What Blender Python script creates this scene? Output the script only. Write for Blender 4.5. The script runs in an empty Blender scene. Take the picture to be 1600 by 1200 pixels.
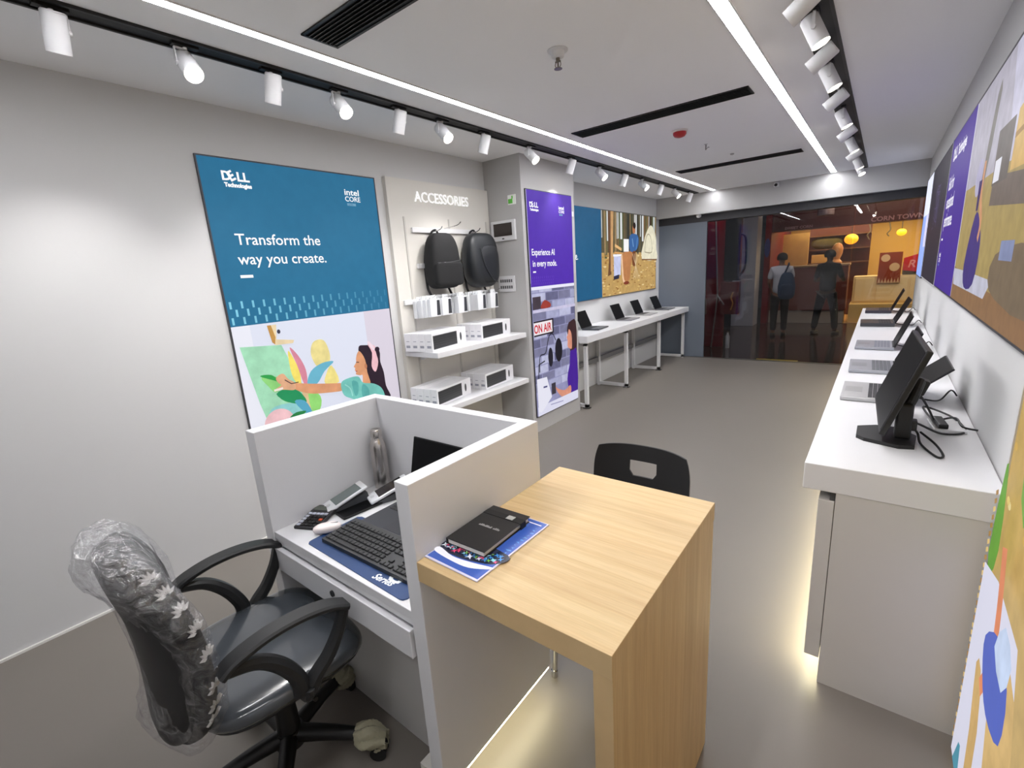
import bpy, bmesh, math, random
from mathutils import Vector, Matrix, Quaternion, noise
random.seed(7)
PI = math.pi
S = bpy.context.scene
C = S.collection

# ---------------------------------------------------------------- camera
cam_d = bpy.data.cameras.new('camera'); cam = bpy.data.objects.new('camera', cam_d); C.objects.link(cam)
_R = ((0.7909582766, 0.0913021119, -0.6050197758), (0.6085010978, -0.2209962716, 0.7621594727), (-0.0641203452, -0.9709915408, -0.2303562655))
m = Matrix(((_R[0][0], -_R[0][1], -_R[0][2]), (_R[1][0], -_R[1][1], -_R[1][2]), (_R[2][0], -_R[2][1], -_R[2][2])))
cam.matrix_world = Matrix.Translation((0, 0, 1.61)) @ m.to_4x4()
cam_d.sensor_fit = 'HORIZONTAL'; cam_d.sensor_width = 36; cam_d.lens = 730.85 / 1600 * 36
cam_d.clip_start = .02; cam_d.clip_end = 100
S.camera = cam
# ---------------------------------------------------------------- world, exposure
w = bpy.data.worlds.new('world'); S.world = w; w.use_nodes = True
w.node_tree.nodes['Background'].inputs[0].default_value = (.5, .55, .65, 1)
w.node_tree.nodes['Background'].inputs[1].default_value = .02
S.view_settings.view_transform = 'Standard'; S.view_settings.look = 'None'
S.view_settings.exposure = 0.22; S.view_settings.gamma = 1; S.view_settings.use_curve_mapping = False
STRIP = 41.0          # radiance of the ceiling light strips
SPOT_W = 36.0        # every track spotlight

def area_light(name, loc, size, sizey, power, col, rot=(0, 0, 0)):
    l = bpy.data.lights.new(name, 'AREA'); l.shape = 'RECTANGLE'; l.size = size; l.size_y = sizey; l.energy = power; l.color = col
    o = bpy.data.objects.new(name, l); C.objects.link(o); o.location = loc; o.rotation_euler = rot
    return o
# mall corridor and the stall beyond the glass
area_light('corridor_fill', (-1.2, 10.2, 3.1), 3, 1.0, 13, (1, .9, .9))
area_light('corridor_fill', (-1.9, 8.75, 3.1), 1.2, .3, 16, (1, .9, .88))  # unseen light added to brighten the red panel from the front
area_light('corridor_fill', (.6, 11.9, 3.1), 3, .6, 55, (1, .78, .5), (math.radians(35), 0, 0))  # tilted warm light, added to brighten the cream counter front
area_light('stall_lamp', (-.6, 14.6, 2.45), 2.6, 1.2, 75, (1, .72, .34))
area_light('stall_lamp', (1.4, 14.4, 2.45), 1.6, 1.2, 34, (1, .72, .34))

area_light('counter_fill', (.5, 13.12, 2.13), 2.4, .12, 16, (1, .84, .6), (math.radians(25), 0, 0))  # added light under the fascia that lifts the cream doors

# ---------------------------------------------------------------- materials
def lin(c):
    return tuple(((x / 255) / 12.92 if x <= 10 else ((x / 255 + .055) / 1.055) ** 2.4) for x in c)
def mat(name, rgb, rough=.5, metal=0., emit=0., noise_amt=.0, nscale=6, bump=0., bscale=200, spec=.5, coat=0., trans=0., alpha=1., erg=None):
    M = bpy.data.materials.new(name); M.use_nodes = True; nt = M.node_tree; b = nt.nodes['Principled BSDF']
    col = lin(rgb) + (1,)
    b.inputs['Base Color'].default_value = col
    b.inputs['Roughness'].default_value = rough; b.inputs['Metallic'].default_value = metal
    b.inputs['Specular IOR Level'].default_value = spec; b.inputs['Coat Weight'].default_value = coat
    b.inputs['Transmission Weight'].default_value = trans; b.inputs['Alpha'].default_value = alpha
    tc = nt.nodes.new('ShaderNodeTexCoord')
    n = nt.nodes.new('ShaderNodeTexNoise'); n.inputs['Scale'].default_value = nscale; n.inputs['Detail'].default_value = 4
    nt.links.new(tc.outputs['Object'], n.inputs['Vector'])
    mr = nt.nodes.new('ShaderNodeMapRange'); a = max(noise_amt, .015)
    mr.inputs['To Min'].default_value = 1 - a; mr.inputs['To Max'].default_value = 1 + a
    nt.links.new(n.outputs['Fac'], mr.inputs['Value'])
    mx = nt.nodes.new('ShaderNodeVectorMath'); mx.operation = 'SCALE'; mx.inputs[0].default_value = col[:3]
    nt.links.new(mr.outputs[0], mx.inputs['Scale']); nt.links.new(mx.outputs[0], b.inputs['Base Color'])
    if bump:
        n2 = nt.nodes.new('ShaderNodeTexNoise'); n2.inputs['Scale'].default_value = bscale; nt.links.new(tc.outputs['Object'], n2.inputs['Vector'])
        bp = nt.nodes.new('ShaderNodeBump'); bp.inputs['Strength'].default_value = bump; bp.inputs['Distance'].default_value = .002
        nt.links.new(n2.outputs['Fac'], bp.inputs['Height']); nt.links.new(bp.outputs[0], b.inputs['Normal'])
    if emit:
        b.inputs['Emission Color'].default_value = (lin(erg) if erg else col[:3]) + (1,); b.inputs['Emission Strength'].default_value = emit
    return M
def lit(name, rgb, k=.72):      # a printed colour of a backlit poster
    M = mat(name, tuple(x * .35 for x in rgb), rough=.5, emit=1.0, erg=rgb, spec=.15)
    nt = M.node_tree; b = nt.nodes['Principled BSDF']; b.inputs['Emission Strength'].default_value = k
    tc = nt.nodes.new('ShaderNodeTexCoord'); n = nt.nodes.new('ShaderNodeTexNoise'); n.inputs['Scale'].default_value = 14; n.inputs['Detail'].default_value = 6
    mr = nt.nodes.new('ShaderNodeMapRange'); mr.inputs['From Min'].default_value = .3; mr.inputs['From Max'].default_value = .7
    sp_ = max(rgb) - min(rgb); am = .0 if min(rgb) > 215 else (.04 if sp_ > 90 and rgb[2] > rgb[0] else .13)
    mr.inputs['To Min'].default_value = k * (1 - am); mr.inputs['To Max'].default_value = k * (1 + am)
    nt.links.new(tc.outputs['Object'], n.inputs['Vector']); nt.links.new(n.outputs['Fac'], mr.inputs['Value']); nt.links.new(mr.outputs[0], b.inputs['Emission Strength'])
    return M
_pc = {}
def P(r, g, b, k=.72):
    key = (r, g, b, k)
    if key not in _pc: _pc[key] = lit('poster_ink', (r, g, b), k)
    return _pc[key]
_mc = {}
def Q(r, g, b, rough=.5, metal=0., **kw):
    key = (r, g, b, rough, metal, tuple(sorted(kw.items())))
    if key not in _mc: _mc[key] = mat('surface', (r, g, b), rough, metal, **kw)
    return _mc[key]

WALL = mat('painted_wall', (196, 196, 197), .75, noise_amt=.02, nscale=1.5, bump=.12, bscale=90)
CEIL = mat('ceiling_paint', (238, 238, 240), .85, noise_amt=.01, nscale=1)
FLOOR = mat('vinyl_floor', (118, 112, 106), .42, noise_amt=.05, nscale=1.1, bump=.05, bscale=60, spec=.4)
WHITE = mat('white_laminate', (214, 214, 217), .3)
SOFTW = mat('white_paint_metal', (214, 214, 216), .4)
BOARD = mat('display_board', (205, 202, 196), .6)
GREYL = mat('grey_laminate', (194, 192, 190), .45, noise_amt=.02)
GREYS = mat('pillar_paint', (176, 175, 175), .7, noise_amt=.01)
BLK = mat('black_plastic', (15, 15, 17), .45, noise_amt=.05)
BLKM = mat('black_metal', (14, 14, 15), .5)
DARKF = mat('black_fabric', (15, 15, 18), .82, noise_amt=.25, nscale=14, bump=.5, bscale=400)
SCREEN = mat('dark_screen', (5, 6, 8), .42, spec=.15)
SILV = mat('brushed_aluminium', (150, 152, 158), .35, .6)
STEEL = mat('stainless_steel', (196, 191, 187), .27, 1.0, noise_amt=.06, nscale=30)
CHROME = mat('chrome', (210, 210, 210), .08, 1.0)
STRIPM = mat('light_diffuser', (255, 255, 250), .5, emit=STRIP, erg=(252, 252, 255))
LENS = mat('lamp_lens', (255, 252, 240), .3, emit=14, erg=(255, 244, 225))
LED = mat('led_strip', (255, 246, 200), .4, emit=24, erg=(255, 246, 206))
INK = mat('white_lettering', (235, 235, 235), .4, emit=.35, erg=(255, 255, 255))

def wood_mat():
    M = bpy.data.materials.new('oak_laminate'); M.use_nodes = True; nt = M.node_tree; b = nt.nodes['Principled BSDF']
    L = nt.links.new; N = nt.nodes.new
    tc = N('ShaderNodeTexCoord'); sp = N('ShaderNodeSeparateXYZ'); L(tc.outputs['Object'], sp.inputs[0])
    ym = N('ShaderNodeMath'); ym.operation = 'MULTIPLY'; ym.inputs[1].default_value = 9.5; L(sp.outputs['Y'], ym.inputs[0])
    fl = N('ShaderNodeMath'); fl.operation = 'FLOOR'; L(ym.outputs[0], fl.inputs[0])
    wn = N('ShaderNodeTexWhiteNoise'); wn.noise_dimensions = '1D'; L(fl.outputs[0], wn.inputs['W'])
    mp = N('ShaderNodeMapping'); mp.inputs['Scale'].default_value = (1.2, 26, 1.2); L(tc.outputs['Object'], mp.inputs['Vector'])
    ad = N('ShaderNodeVectorMath'); ad.operation = 'ADD'; L(mp.outputs[0], ad.inputs[0]); L(wn.outputs['Color'], ad.inputs[1])
    n1 = N('ShaderNodeTexNoise'); n1.inputs['Scale'].default_value = 1.6; n1.inputs['Detail'].default_value = 6; n1.inputs['Distortion'].default_value = .5; L(ad.outputs[0], n1.inputs['Vector'])
    n2 = N('ShaderNodeTexNoise'); n2.inputs['Scale'].default_value = 9; n2.inputs['Detail'].default_value = 3; L(ad.outputs[0], n2.inputs['Vector'])
    cr = N('ShaderNodeValToRGB'); L(n1.outputs['Fac'], cr.inputs['Fac'])
    cr.color_ramp.elements[0].position = .3; cr.color_ramp.elements[0].color = lin((190, 160, 116)) + (1,)
    cr.color_ramp.elements[1].position = .72; cr.color_ramp.elements[1].color = lin((206, 181, 137)) + (1,)
    m1 = N('ShaderNodeMapRange'); m1.inputs['To Min'].default_value = .95; m1.inputs['To Max'].default_value = 1.04; L(wn.outputs['Value'], m1.inputs['Value'])
    m2 = N('ShaderNodeMapRange'); m2.inputs['From Min'].default_value = .3; m2.inputs['From Max'].default_value = .7; m2.inputs['To Min'].default_value = .92; m2.inputs['To Max'].default_value = 1.05; L(n2.outputs['Fac'], m2.inputs['Value'])
    mu = N('ShaderNodeMath'); mu.operation = 'MULTIPLY'; L(m1.outputs[0], mu.inputs[0]); L(m2.outputs[0], mu.inputs[1])
    sc = N('ShaderNodeVectorMath'); sc.operation = 'SCALE'; L(cr.outputs[0], sc.inputs[0]); L(mu.outputs[0], sc.inputs['Scale'])
    L(sc.outputs[0], b.inputs['Base Color']); b.inputs['Roughness'].default_value = .42
    return M
WOOD = wood_mat()

def granite_mat():
    M = mat('corridor_granite', (52, 40, 36), .12, noise_amt=.5, nscale=60, spec=.6); return M
GRAN = granite_mat()

def glass_mat():
    M = bpy.data.materials.new('shop_glass'); M.use_nodes = True; nt = M.node_tree; nt.nodes.clear(); L = nt.links.new; N = nt.nodes.new
    o = N('ShaderNodeOutputMaterial'); mx = N('ShaderNodeMixShader'); t = N('ShaderNodeBsdfTransparent'); g = N('ShaderNodeBsdfGlossy'); f = N('ShaderNodeFresnel')
    t.inputs[0].default_value = (.8, .82, .83, 1); g.inputs['Roughness'].default_value = .01; f.inputs[0].default_value = 1.45
    L(f.outputs[0], mx.inputs[0]); L(t.outputs[0], mx.inputs[1]); L(g.outputs[0], mx.inputs[2]); L(mx.outputs[0], o.inputs[0])
    return M
GLASS = glass_mat()
def film_mat():
    M = bpy.data.materials.new('clear_plastic_film'); M.use_nodes = True; nt = M.node_tree; nt.nodes.clear(); L = nt.links.new; N = nt.nodes.new
    o = N('ShaderNodeOutputMaterial'); mx = N('ShaderNodeMixShader'); t = N('ShaderNodeBsdfTransparent'); mx2 = N('ShaderNodeMixShader')
    g = N('ShaderNodeBsdfGlossy'); d = N('ShaderNodeBsdfDiffuse'); tc = N('ShaderNodeTexCoord'); n = N('ShaderNodeTexNoise'); bp = N('ShaderNodeBump')
    g.inputs['Roughness'].default_value = .12; d.inputs[0].default_value = (.8, .8, .82, 1); t.inputs[0].default_value = (.93, .93, .94, 1)
    n.inputs['Scale'].default_value = 22; n.inputs['Detail'].default_value = 5; n.inputs['Distortion'].default_value = 1.2
    bp.inputs['Strength'].default_value = 1; bp.inputs['Distance'].default_value = .03
    L(tc.outputs['Object'], n.inputs['Vector']); L(n.outputs['Fac'], bp.inputs['Height']); L(bp.outputs[0], g.inputs['Normal'])
    mx2.inputs[0].default_value = .35; L(g.outputs[0], mx2.inputs[1]); L(d.outputs[0], mx2.inputs[2])
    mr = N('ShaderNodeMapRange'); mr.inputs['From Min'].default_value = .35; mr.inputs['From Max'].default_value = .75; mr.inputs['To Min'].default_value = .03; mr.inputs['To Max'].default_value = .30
    sx = N('ShaderNodeSeparateXYZ'); m2 = N('ShaderNodeMapRange'); am = N('ShaderNodeMath'); am.operation = 'ADD'   # white highlights put into the film towards the top, where it crumples
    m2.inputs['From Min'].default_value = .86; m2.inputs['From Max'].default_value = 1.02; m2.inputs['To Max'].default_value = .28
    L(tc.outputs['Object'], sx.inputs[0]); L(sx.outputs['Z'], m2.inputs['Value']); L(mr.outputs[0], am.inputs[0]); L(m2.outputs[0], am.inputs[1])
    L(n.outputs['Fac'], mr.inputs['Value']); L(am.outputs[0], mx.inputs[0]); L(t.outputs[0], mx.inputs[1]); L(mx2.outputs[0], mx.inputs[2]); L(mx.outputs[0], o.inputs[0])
    return M
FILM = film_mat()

# ---------------------------------------------------------------- helpers
def tag(o, label=None, cat=None, group=None, kind=None):
    if label: o['label'] = label
    if cat: o['category'] = cat
    if group: o['group'] = group
    if kind: o['kind'] = kind
    return o
def empty(name, loc, rz=0, label=None, cat=None, group=None):
    o = bpy.data.objects.new(name, None); C.objects.link(o); o.location = loc; o.rotation_euler = (0, 0, rz); o.empty_display_size = .05
    return tag(o, label, cat, group)
def smooth_pts(pts, n=6, closed=True):
    out = []; N = len(pts)
    rng = range(N) if closed else range(N - 1)
    for i in rng:
        g = (lambda k: pts[k % N]) if closed else (lambda k: pts[min(max(k, 0), N - 1)])
        p0, p1, p2, p3 = g(i - 1), g(i), g(i + 1), g(i + 2)
        for j in range(n):
            t = j / n
            out.append(tuple(.5 * ((2 * p1[k]) + (-p0[k] + p2[k]) * t + (2 * p0[k] - 5 * p1[k] + 4 * p2[k] - p3[k]) * t * t + (-p0[k] + 3 * p1[k] - 3 * p2[k] + p3[k]) * t ** 3) for k in range(len(p1))))
    if not closed: out.append(tuple(pts[-1]))
    return out
class MB:
    """collects shapes in world (or thing) coordinates, links them as ONE mesh object"""
    def __init__(s, org=(0, 0, 0)):
        s.bm = bmesh.new(); s.o = Vector(org); s.mi = 0; s.T = None
    def _fin(s, vs, fs=None):
        for v in vs:
            if s.T is not None: v.co = s.T @ v.co
            v.co -= s.o
        fs = fs if fs is not None else {f for v in vs for f in v.link_faces}
        for f in fs: f.material_index = s.mi
    def box(s, x0, x1, y0, y1, z0, z1, bev=0., seg=2):
        r = bmesh.ops.create_cube(s.bm, size=1); vs = r['verts']
        for v in vs: v.co = Vector(((x0 + x1) / 2 + v.co.x * (x1 - x0), (y0 + y1) / 2 + v.co.y * (y1 - y0), (z0 + z1) / 2 + v.co.z * (z1 - z0)))
        if bev:
            es = list({e for v in vs for e in v.link_edges})
            r = bmesh.ops.bevel(s.bm, geom=es, offset=bev, segments=seg, affect='EDGES', profile=.5)
            vs = list({v for f in r['faces'] for v in f.verts} | {v for v in vs if v.is_valid})
        s._fin(vs); return s
    def obox(s, c, size, rot, bev=0.):
        T = s.T; M = Matrix.Translation(c) @ rot.to_matrix().to_4x4() if not isinstance(rot, Matrix) else Matrix.Translation(c) @ rot.to_4x4()
        s.T = M if T is None else T @ M
        s.box(-size[0] / 2, size[0] / 2, -size[1] / 2, size[1] / 2, -size[2] / 2, size[2] / 2, bev); s.T = T; return s
    def cyl(s, p0, p1, r0, r1=None, n=24, caps=True):
        r1 = r0 if r1 is None else r1; p0 = Vector(p0); p1 = Vector(p1); d = p1 - p0
        q = Vector((0, 0, 1)).rotation_difference(d)
        a = []; b = []
        for i in range(n):
            t = 2 * PI * i / n; u = q @ Vector((math.cos(t), math.sin(t), 0))
            a.append(s.bm.verts.new(p0 + u * r0)); b.append(s.bm.verts.new(p1 + u * r1))
        fs = [s.bm.faces.new((a[i], a[(i + 1) % n], b[(i + 1) % n], b[i])) for i in range(n)]
        if caps: fs += [s.bm.faces.new(a[::-1]), s.bm.faces.new(b)]
        s._fin(a + b, fs); return s
    def lathe(s, c, prof, n=32):
        rings = []
        for (r, z) in prof:
            rings.append([s.bm.verts.new((c[0] + r * math.cos(2 * PI * i / n), c[1] + r * math.sin(2 * PI * i / n), c[2] + z)) for i in range(n)])
        fs = []
        for a, b in zip(rings, rings[1:]):
            fs += [s.bm.faces.new((a[i], a[(i + 1) % n], b[(i + 1) % n], b[i])) for i in range(n)]
        fs += [s.bm.faces.new(rings[0][::-1]), s.bm.faces.new(rings[-1])]
        s._fin([v for r in rings for v in r], fs); return s
    def tube(s, pts, r, n=8, sm=0, closed=False, sec=None):
        """sweep a round (or sec=(w,h) rectangular, w along the fixed side axis) section along pts"""
        if sm: pts = smooth_pts(pts, sm, closed)
        pts = [Vector(p) for p in pts]; K = len(pts); rings = []; up = Vector((0, 0, 1)); prev = None
        for i, p in enumerate(pts):
            if closed: t = (pts[(i + 1) % K] - pts[i - 1]).normalized()
            else: t = (pts[min(i + 1, K - 1)] - pts[max(i - 1, 0)]).normalized()
            if sec is not None:
                side = Vector((1, 0, 0)); nn = t.cross(side).normalized(); wdt, hgt = sec(i / (K - 1)) if callable(sec) else sec
                bev = min(wdt, hgt) * .3
                prof = [(wdt / 2 - bev, hgt / 2), (wdt / 2, hgt / 2 - bev), (wdt / 2, -hgt / 2 + bev), (wdt / 2 - bev, -hgt / 2), (-wdt / 2 + bev, -hgt / 2), (-wdt / 2, -hgt / 2 + bev), (-wdt / 2, hgt / 2 - bev), (-wdt / 2 + bev, hgt / 2)]
                rings.append([s.bm.verts.new(p + side * a + nn * b) for a, b in prof])
            else:
                if prev is None:
                    side = t.cross(up)
                    if side.length < .01: side = t.cross(Vector((1, 0, 0)))
                else: side = prev - t * prev.dot(t)
                side.normalize(); prev = side.copy(); nn = t.cross(side)
                rr = r(i / (K - 1)) if callable(r) else r
                rings.append([s.bm.verts.new(p + (side * math.cos(2 * PI * k / n) + nn * math.sin(2 * PI * k / n)) * rr) for k in range(n)])
        fs = []; n = len(rings[0])
        for i in range(K if closed else K - 1):
            a = rings[i]; b = rings[(i + 1) % K]
            fs += [s.bm.faces.new((a[k], a[(k + 1) % n], b[(k + 1) % n], b[k])) for k in range(n)]
        if not closed: fs += [s.bm.faces.new(rings[0][::-1]), s.bm.faces.new(rings[-1])]
        s._fin([v for r_ in rings for v in r_], fs); return s
    def prism(s, pts, ext):
        """closed polygon (3d points) extruded by vector ext"""
        ext = Vector(ext); a = [s.bm.verts.new(Vector(p)) for p in pts]; b = [s.bm.verts.new(Vector(p) + ext) for p in pts]; n = len(pts)
        fs = [s.bm.faces.new(a[::-1]), s.bm.faces.new(b)] + [s.bm.faces.new((a[i], a[(i + 1) % n], b[(i + 1) % n], b[i])) for i in range(n)]
        s._fin(a + b, fs); return s
    def face(s, pts):
        a = [s.bm.verts.new(Vector(p)) for p in pts]; f = s.bm.faces.new(a); s._fin(a, [f]); return s
    def grid(s, fn, nu, nv, closeu=False):
        vs = [[s.bm.verts.new(Vector(fn(i / nu, j / nv))) for j in range(nv + 1)] for i in range(nu if closeu else nu + 1)]
        fs = []
        for i in range(nu):
            for j in range(nv):
                a = vs[i]; b = vs[(i + 1) % len(vs)]
                fs.append(s.bm.faces.new((a[j], b[j], b[j + 1], a[j + 1])))
        s._fin([v for r in vs for v in r], fs); return s
    def selip(s, c, rx, ry, rz, e1=.5, e2=.5, nu=32, nv=18, wf=None):
        """superellipsoid; wf(t) scales width with height t in -1..1"""
        pw = lambda v, e: math.copysign(abs(v) ** e, v)
        def fn(a, b):
            u = 2 * PI * a; v = PI * (b - .5) * .9999
            z = pw(math.sin(v), e1); k = pw(math.cos(v), e1); k = k if isinstance(k, float) else 0
            sx, sy = wf(z) if wf else (1, 1)
            return (c[0] + rx * sx * k * pw(math.cos(u), e2), c[1] + ry * sy * k * pw(math.sin(u), e2), c[2] + rz * z)
        return s.grid(fn, nu, nv, True)
    def text(s, body, origin, right, up, size, bold=0., align='LEFT', shear=0., sx=1., ext=0.):
        cu = bpy.data.curves.new('t', 'FONT'); cu.body = body; cu.size = size; cu.offset = bold; cu.align_x = align; cu.shear = shear; cu.resolution_u = 3; cu.extrude = ext
        ob = bpy.data.objects.new('t', cu); C.objects.link(ob)
        me = bpy.data.meshes.new_from_object(ob.evaluated_get(bpy.context.evaluated_depsgraph_get()))
        bpy.data.objects.remove(ob); bpy.data.curves.remove(cu)
        r = Vector(right).normalized(); u = Vector(up).normalized(); n = r.cross(u); o = Vector(origin)
        vs = [s.bm.verts.new(o + r * (v.co.x * sx) + u * v.co.y + n * v.co.z) for v in me.vertices]; fs = []
        for p in me.polygons:
            try: fs.append(s.bm.faces.new([vs[i] for i in p.vertices]))
            except ValueError: pass
        s._fin(vs, fs); bpy.data.meshes.remove(me); return s
    def m(s, i): s.mi = i; return s
    def build(s, name, mats, parent=None, smooth=False, label=None, cat=None, group=None, kind=None, loc=None, wn=True, subsurf=0, normals=True):
        me = bpy.data.meshes.new(name)
        if normals: bmesh.ops.recalc_face_normals(s.bm, faces=s.bm.faces)
        s.bm.to_mesh(me); s.bm.free()
        for q in (mats if isinstance(mats, (list, tuple)) else [mats]): me.materials.append(q)
        o = bpy.data.objects.new(name, me); C.objects.link(o)
        if parent is not None: o.parent = parent
        o.location = loc if loc is not None else (tuple(s.o) if parent is None else (0, 0, 0))
        if smooth:
            me.polygons.foreach_set('use_smooth', [True] * len(me.polygons))
            try: me.set_sharp_from_angle(angle=math.radians(40))
            except Exception: pass
        if subsurf:
            md = o.modifiers.new('s', 'SUBSURF'); md.levels = subsurf; md.render_levels = subsurf
        return tag(o, label, cat, group, kind)
def copy_tree(o, parent=None):
    c = o.copy(); C.objects.link(c)
    if parent is not None: c.parent = parent
    for ch in [x for x in list(bpy.data.objects) if x.parent == o]: copy_tree(ch, c)
    return c
def struct(name, mb, mt, **k): return mb.build(name, mt, kind='structure', **k)

# ================================================================ SETTING
XL, XR, ZC = -3.087, .3505, 2.645
Y0, Y1 = -1.3, 8.2
struct('floor', MB().box(XL - .1, XR + .1, Y0 - .1, Y1, -.1, 0), FLOOR)
struct('floor_corridor', MB().box(-5, 4, Y1, 17, -.11, -.004), GRAN)
struct('ceiling', MB().box(XL - .1, XR + .1, Y0 - .1, 8.07, ZC, ZC + .1), CEIL)
struct('wall_left', MB().box(XL - .1, XL, Y0, 8.25, 0, ZC), WALL)
struct('wall_right', MB().box(XR, XR + .1, Y0, 8.25, 0, ZC), WALL)
struct('wall_front', MB().box(XL - .1, XR + .1, Y0 - .1, Y0, 0, ZC), WALL)
struct('wall_back', MB().box(XL, XR, 8.065, 8.19, 2.33, ZC), GREYS)
struct('wall_pillar', MB().box(XL, -2.655, 3.66, 4.6, 0, ZC), GREYS)
struct('baseboard_left', MB().box(XL, XL + .012, Y0, 2.44, 0, .012), Q(214, 212, 208))
struct('trim_1', MB().box(XL, XR, 8.19, 8.42, 2.215, 2.46), Q(46, 46, 50, .5))
struct('trim_2', MB().box(XL, XR, 8.17, 8.23, 0, .006), Q(90, 88, 86, .4, .6))
pb = MB().box(XL, -2.3, 8.2, 8.24, .006, 2.215)
struct('wall_side_panel', pb, mat('blue_grey_panel', (104, 112, 124), .5, noise_amt=.05, nscale=1.2))
wg = struct('window_1', MB().box(-2.3, -.37, 8.205, 8.215, .012, 2.215), GLASS)
wg = struct('window_2', MB().box(-.362, XR, 8.205, 8.215, .012, 2.215), GLASS)
# yellow threshold strip behind the glass
MB((-1.2, 8.3, -.004)).box(-1.5, -.92, 8.27, 8.35, -.004, 0).build('threshold_strip', Q(205, 180, 40, .4), label='flat yellow strip on the dark floor just outside the glass', cat='floor strip')

# ---------------------------------------------------------------- ceiling: strips, tracks, vents, detectors
def strip(x0, x1, label):
    r = empty('ceiling_light_strip', ((x0 + x1) / 2, 4, ZC), 0, label, 'ceiling light'); o = r.location
    MB(o).box(x0 - .006, x0, Y0 + .3, 8.0, ZC - .006, ZC).box(x1, x1 + .006, Y0 + .3, 8.0, ZC - .006, ZC).build('frame', SOFTW, r)
    MB(o).box(x0, x1, Y0 + .3, 3.1, ZC - .004, ZC - .001).build('diffuser', STRIPM, r)
    MB(o).box(x0, x1, 3.105, 7.99, ZC - .004, ZC - .001).build('diffuser', STRIPM, r)
strip(-2.175, -2.13, 'long glowing white light strip in the ceiling beside the left track')
strip(-.665, -.605, 'long glowing white light strip in the ceiling beside the right track')
def track(x0, x1, y0, y1, label):
    r = empty('light_track', ((x0 + x1) / 2, (y0 + y1) / 2, ZC), 0, label, 'light track'); o = r.location
    MB(o).box(x0, x0 + .012, y0, y1, ZC - .012, ZC).box(x1 - .012, x1, y0, y1, ZC - .012, ZC).box(x0, x1, y0, y0 + .01, ZC - .012, ZC).box(x0, x1, y1 - .01, y1, ZC - .012, ZC).build('rail', BLKM, r)
    MB(o).box(x0 + .012, x1 - .012, y0 + .01, y1 - .01, ZC - .004, ZC - .0005).build('channel', mat('track_channel', (10, 9, 9), .6), r)
track(-2.485, -2.385, -.9, 8.0, 'black recessed lighting track running above the left wall')
track(-.395, -.27, -.9, 7.98, 'wide black recessed lighting track on the right of the ceiling')

def spotlamp(x, y, aim, label, group, on=True, small=1.):
    z = ZC - .012
    r = empty('track_spotlight', (x, y, z), 0, label, 'spotlight', group)
    d = Vector(aim).normalized(); o = Vector((0, 0, 0))
    MB().box(-.015, .015, -.05, .05, -.003, .008).build('track_adapter', BLKM, r)
    c = Vector((0, 0, -.07)); a = c - d * .06; b = c + d * .07
    sd = d.cross(Vector((0, 0, 1)))
    sd = Vector((0, 1, 0)) if sd.length < .05 else sd.normalized()
    MB().cyl((0, 0, 0), (0, 0, -.012), .008, n=12).obox(c + sd * .041 + Vector((0, 0, .030)), (.012, .004, .064), Matrix.Identity(3)).obox(Vector((0, 0, -.010)) + sd * .021, (.012, .044, .004) if abs(sd.y) > .7 else (.044, .012, .004), Matrix.Identity(3)).cyl(c + sd * .036, c + sd * .045, .010, n=12).build('bracket', SOFTW, r, smooth=True)
    MB().cyl(a, a + d * .006, .032, .037, n=32).cyl(a + d * .006, b, .037, n=32, caps=False).cyl(b - d * .02, b, .032, .037, n=32, caps=False).cyl(a + d * .01, a + d * .012, .036, n=32).build('body', SOFTW, r, smooth=True)
    MB().cyl(b - d * .010, b - d * .005, .032, n=32).build('lens', LENS, r)
    if on:
        l = bpy.data.lights.new('spot', 'SPOT'); l.energy = SPOT_W * (1 if x < -1 else .72); l.spot_size = math.radians(82); l.spot_blend = 1.0; l.shadow_soft_size = .03; l.color = (1, .975, .95)
        lo = bpy.data.objects.new('lamp_light', l); C.objects.link(lo); lo.parent = r
        lo.location = b + d * .012; lo.rotation_euler = d.to_track_quat('-Z', 'Y').to_euler()
    return r
GL = 'white spotlights on the left track'; GR = 'white spotlights on the right track'
ordn = ['first', 'second', 'third', 'fourth', 'fifth', 'sixth', 'seventh', 'eighth', 'ninth', 'tenth', 'eleventh', 'twelfth', 'thirteenth', 'fourteenth', 'fifteenth']
for i, y in enumerate([.565, .985, 1.35, 1.72, 2.13, 2.50, 2.93, 3.53, 4.19, 4.80, 5.37, 5.93, 6.5, 7.1, 7.72]):
    room = i % 2 == 1
    aim = (.7, -.05, -.7) if room else (-.36, .0, -.93)
    spotlamp(-2.435, y, aim, 'white spotlight on the left track, %s from the front, %s' % (ordn[i], 'glowing end turned to the room' if room else 'turned down to the left wall'), GL)
for i, y in enumerate([2.42, 2.72, 3.10, 3.46, 3.98, 4.55, 5.13, 5.72, 6.32, 6.92, 7.5]):
    room = i % 2 == 0 and i < 10
    aim = (-.8, .1, -.55) if room else (.42, -.3 if i == 10 else .0, -.9)
    spotlamp(-.335, y, aim, 'white spotlight on the right track, %s from the front, %s' % (ordn[i], 'tilted towards the room' if room else 'tilted towards the right wall'), GR)
for k, (y, aim) in enumerate(((-.6, (.1, .75, -.6)), (-.1, (.75, .2, -.6)), (.45, (.7, .3, -.6)), (1.1, (.65, 0, -.75)), (1.8, (-.75, .1, -.6)))):  # unseen spotlights added along the track to light the near end of the room
    spotlamp(-.335, y, aim, 'white spotlight on the front end of the right track, nearest the viewer, out of view', GR)

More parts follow.
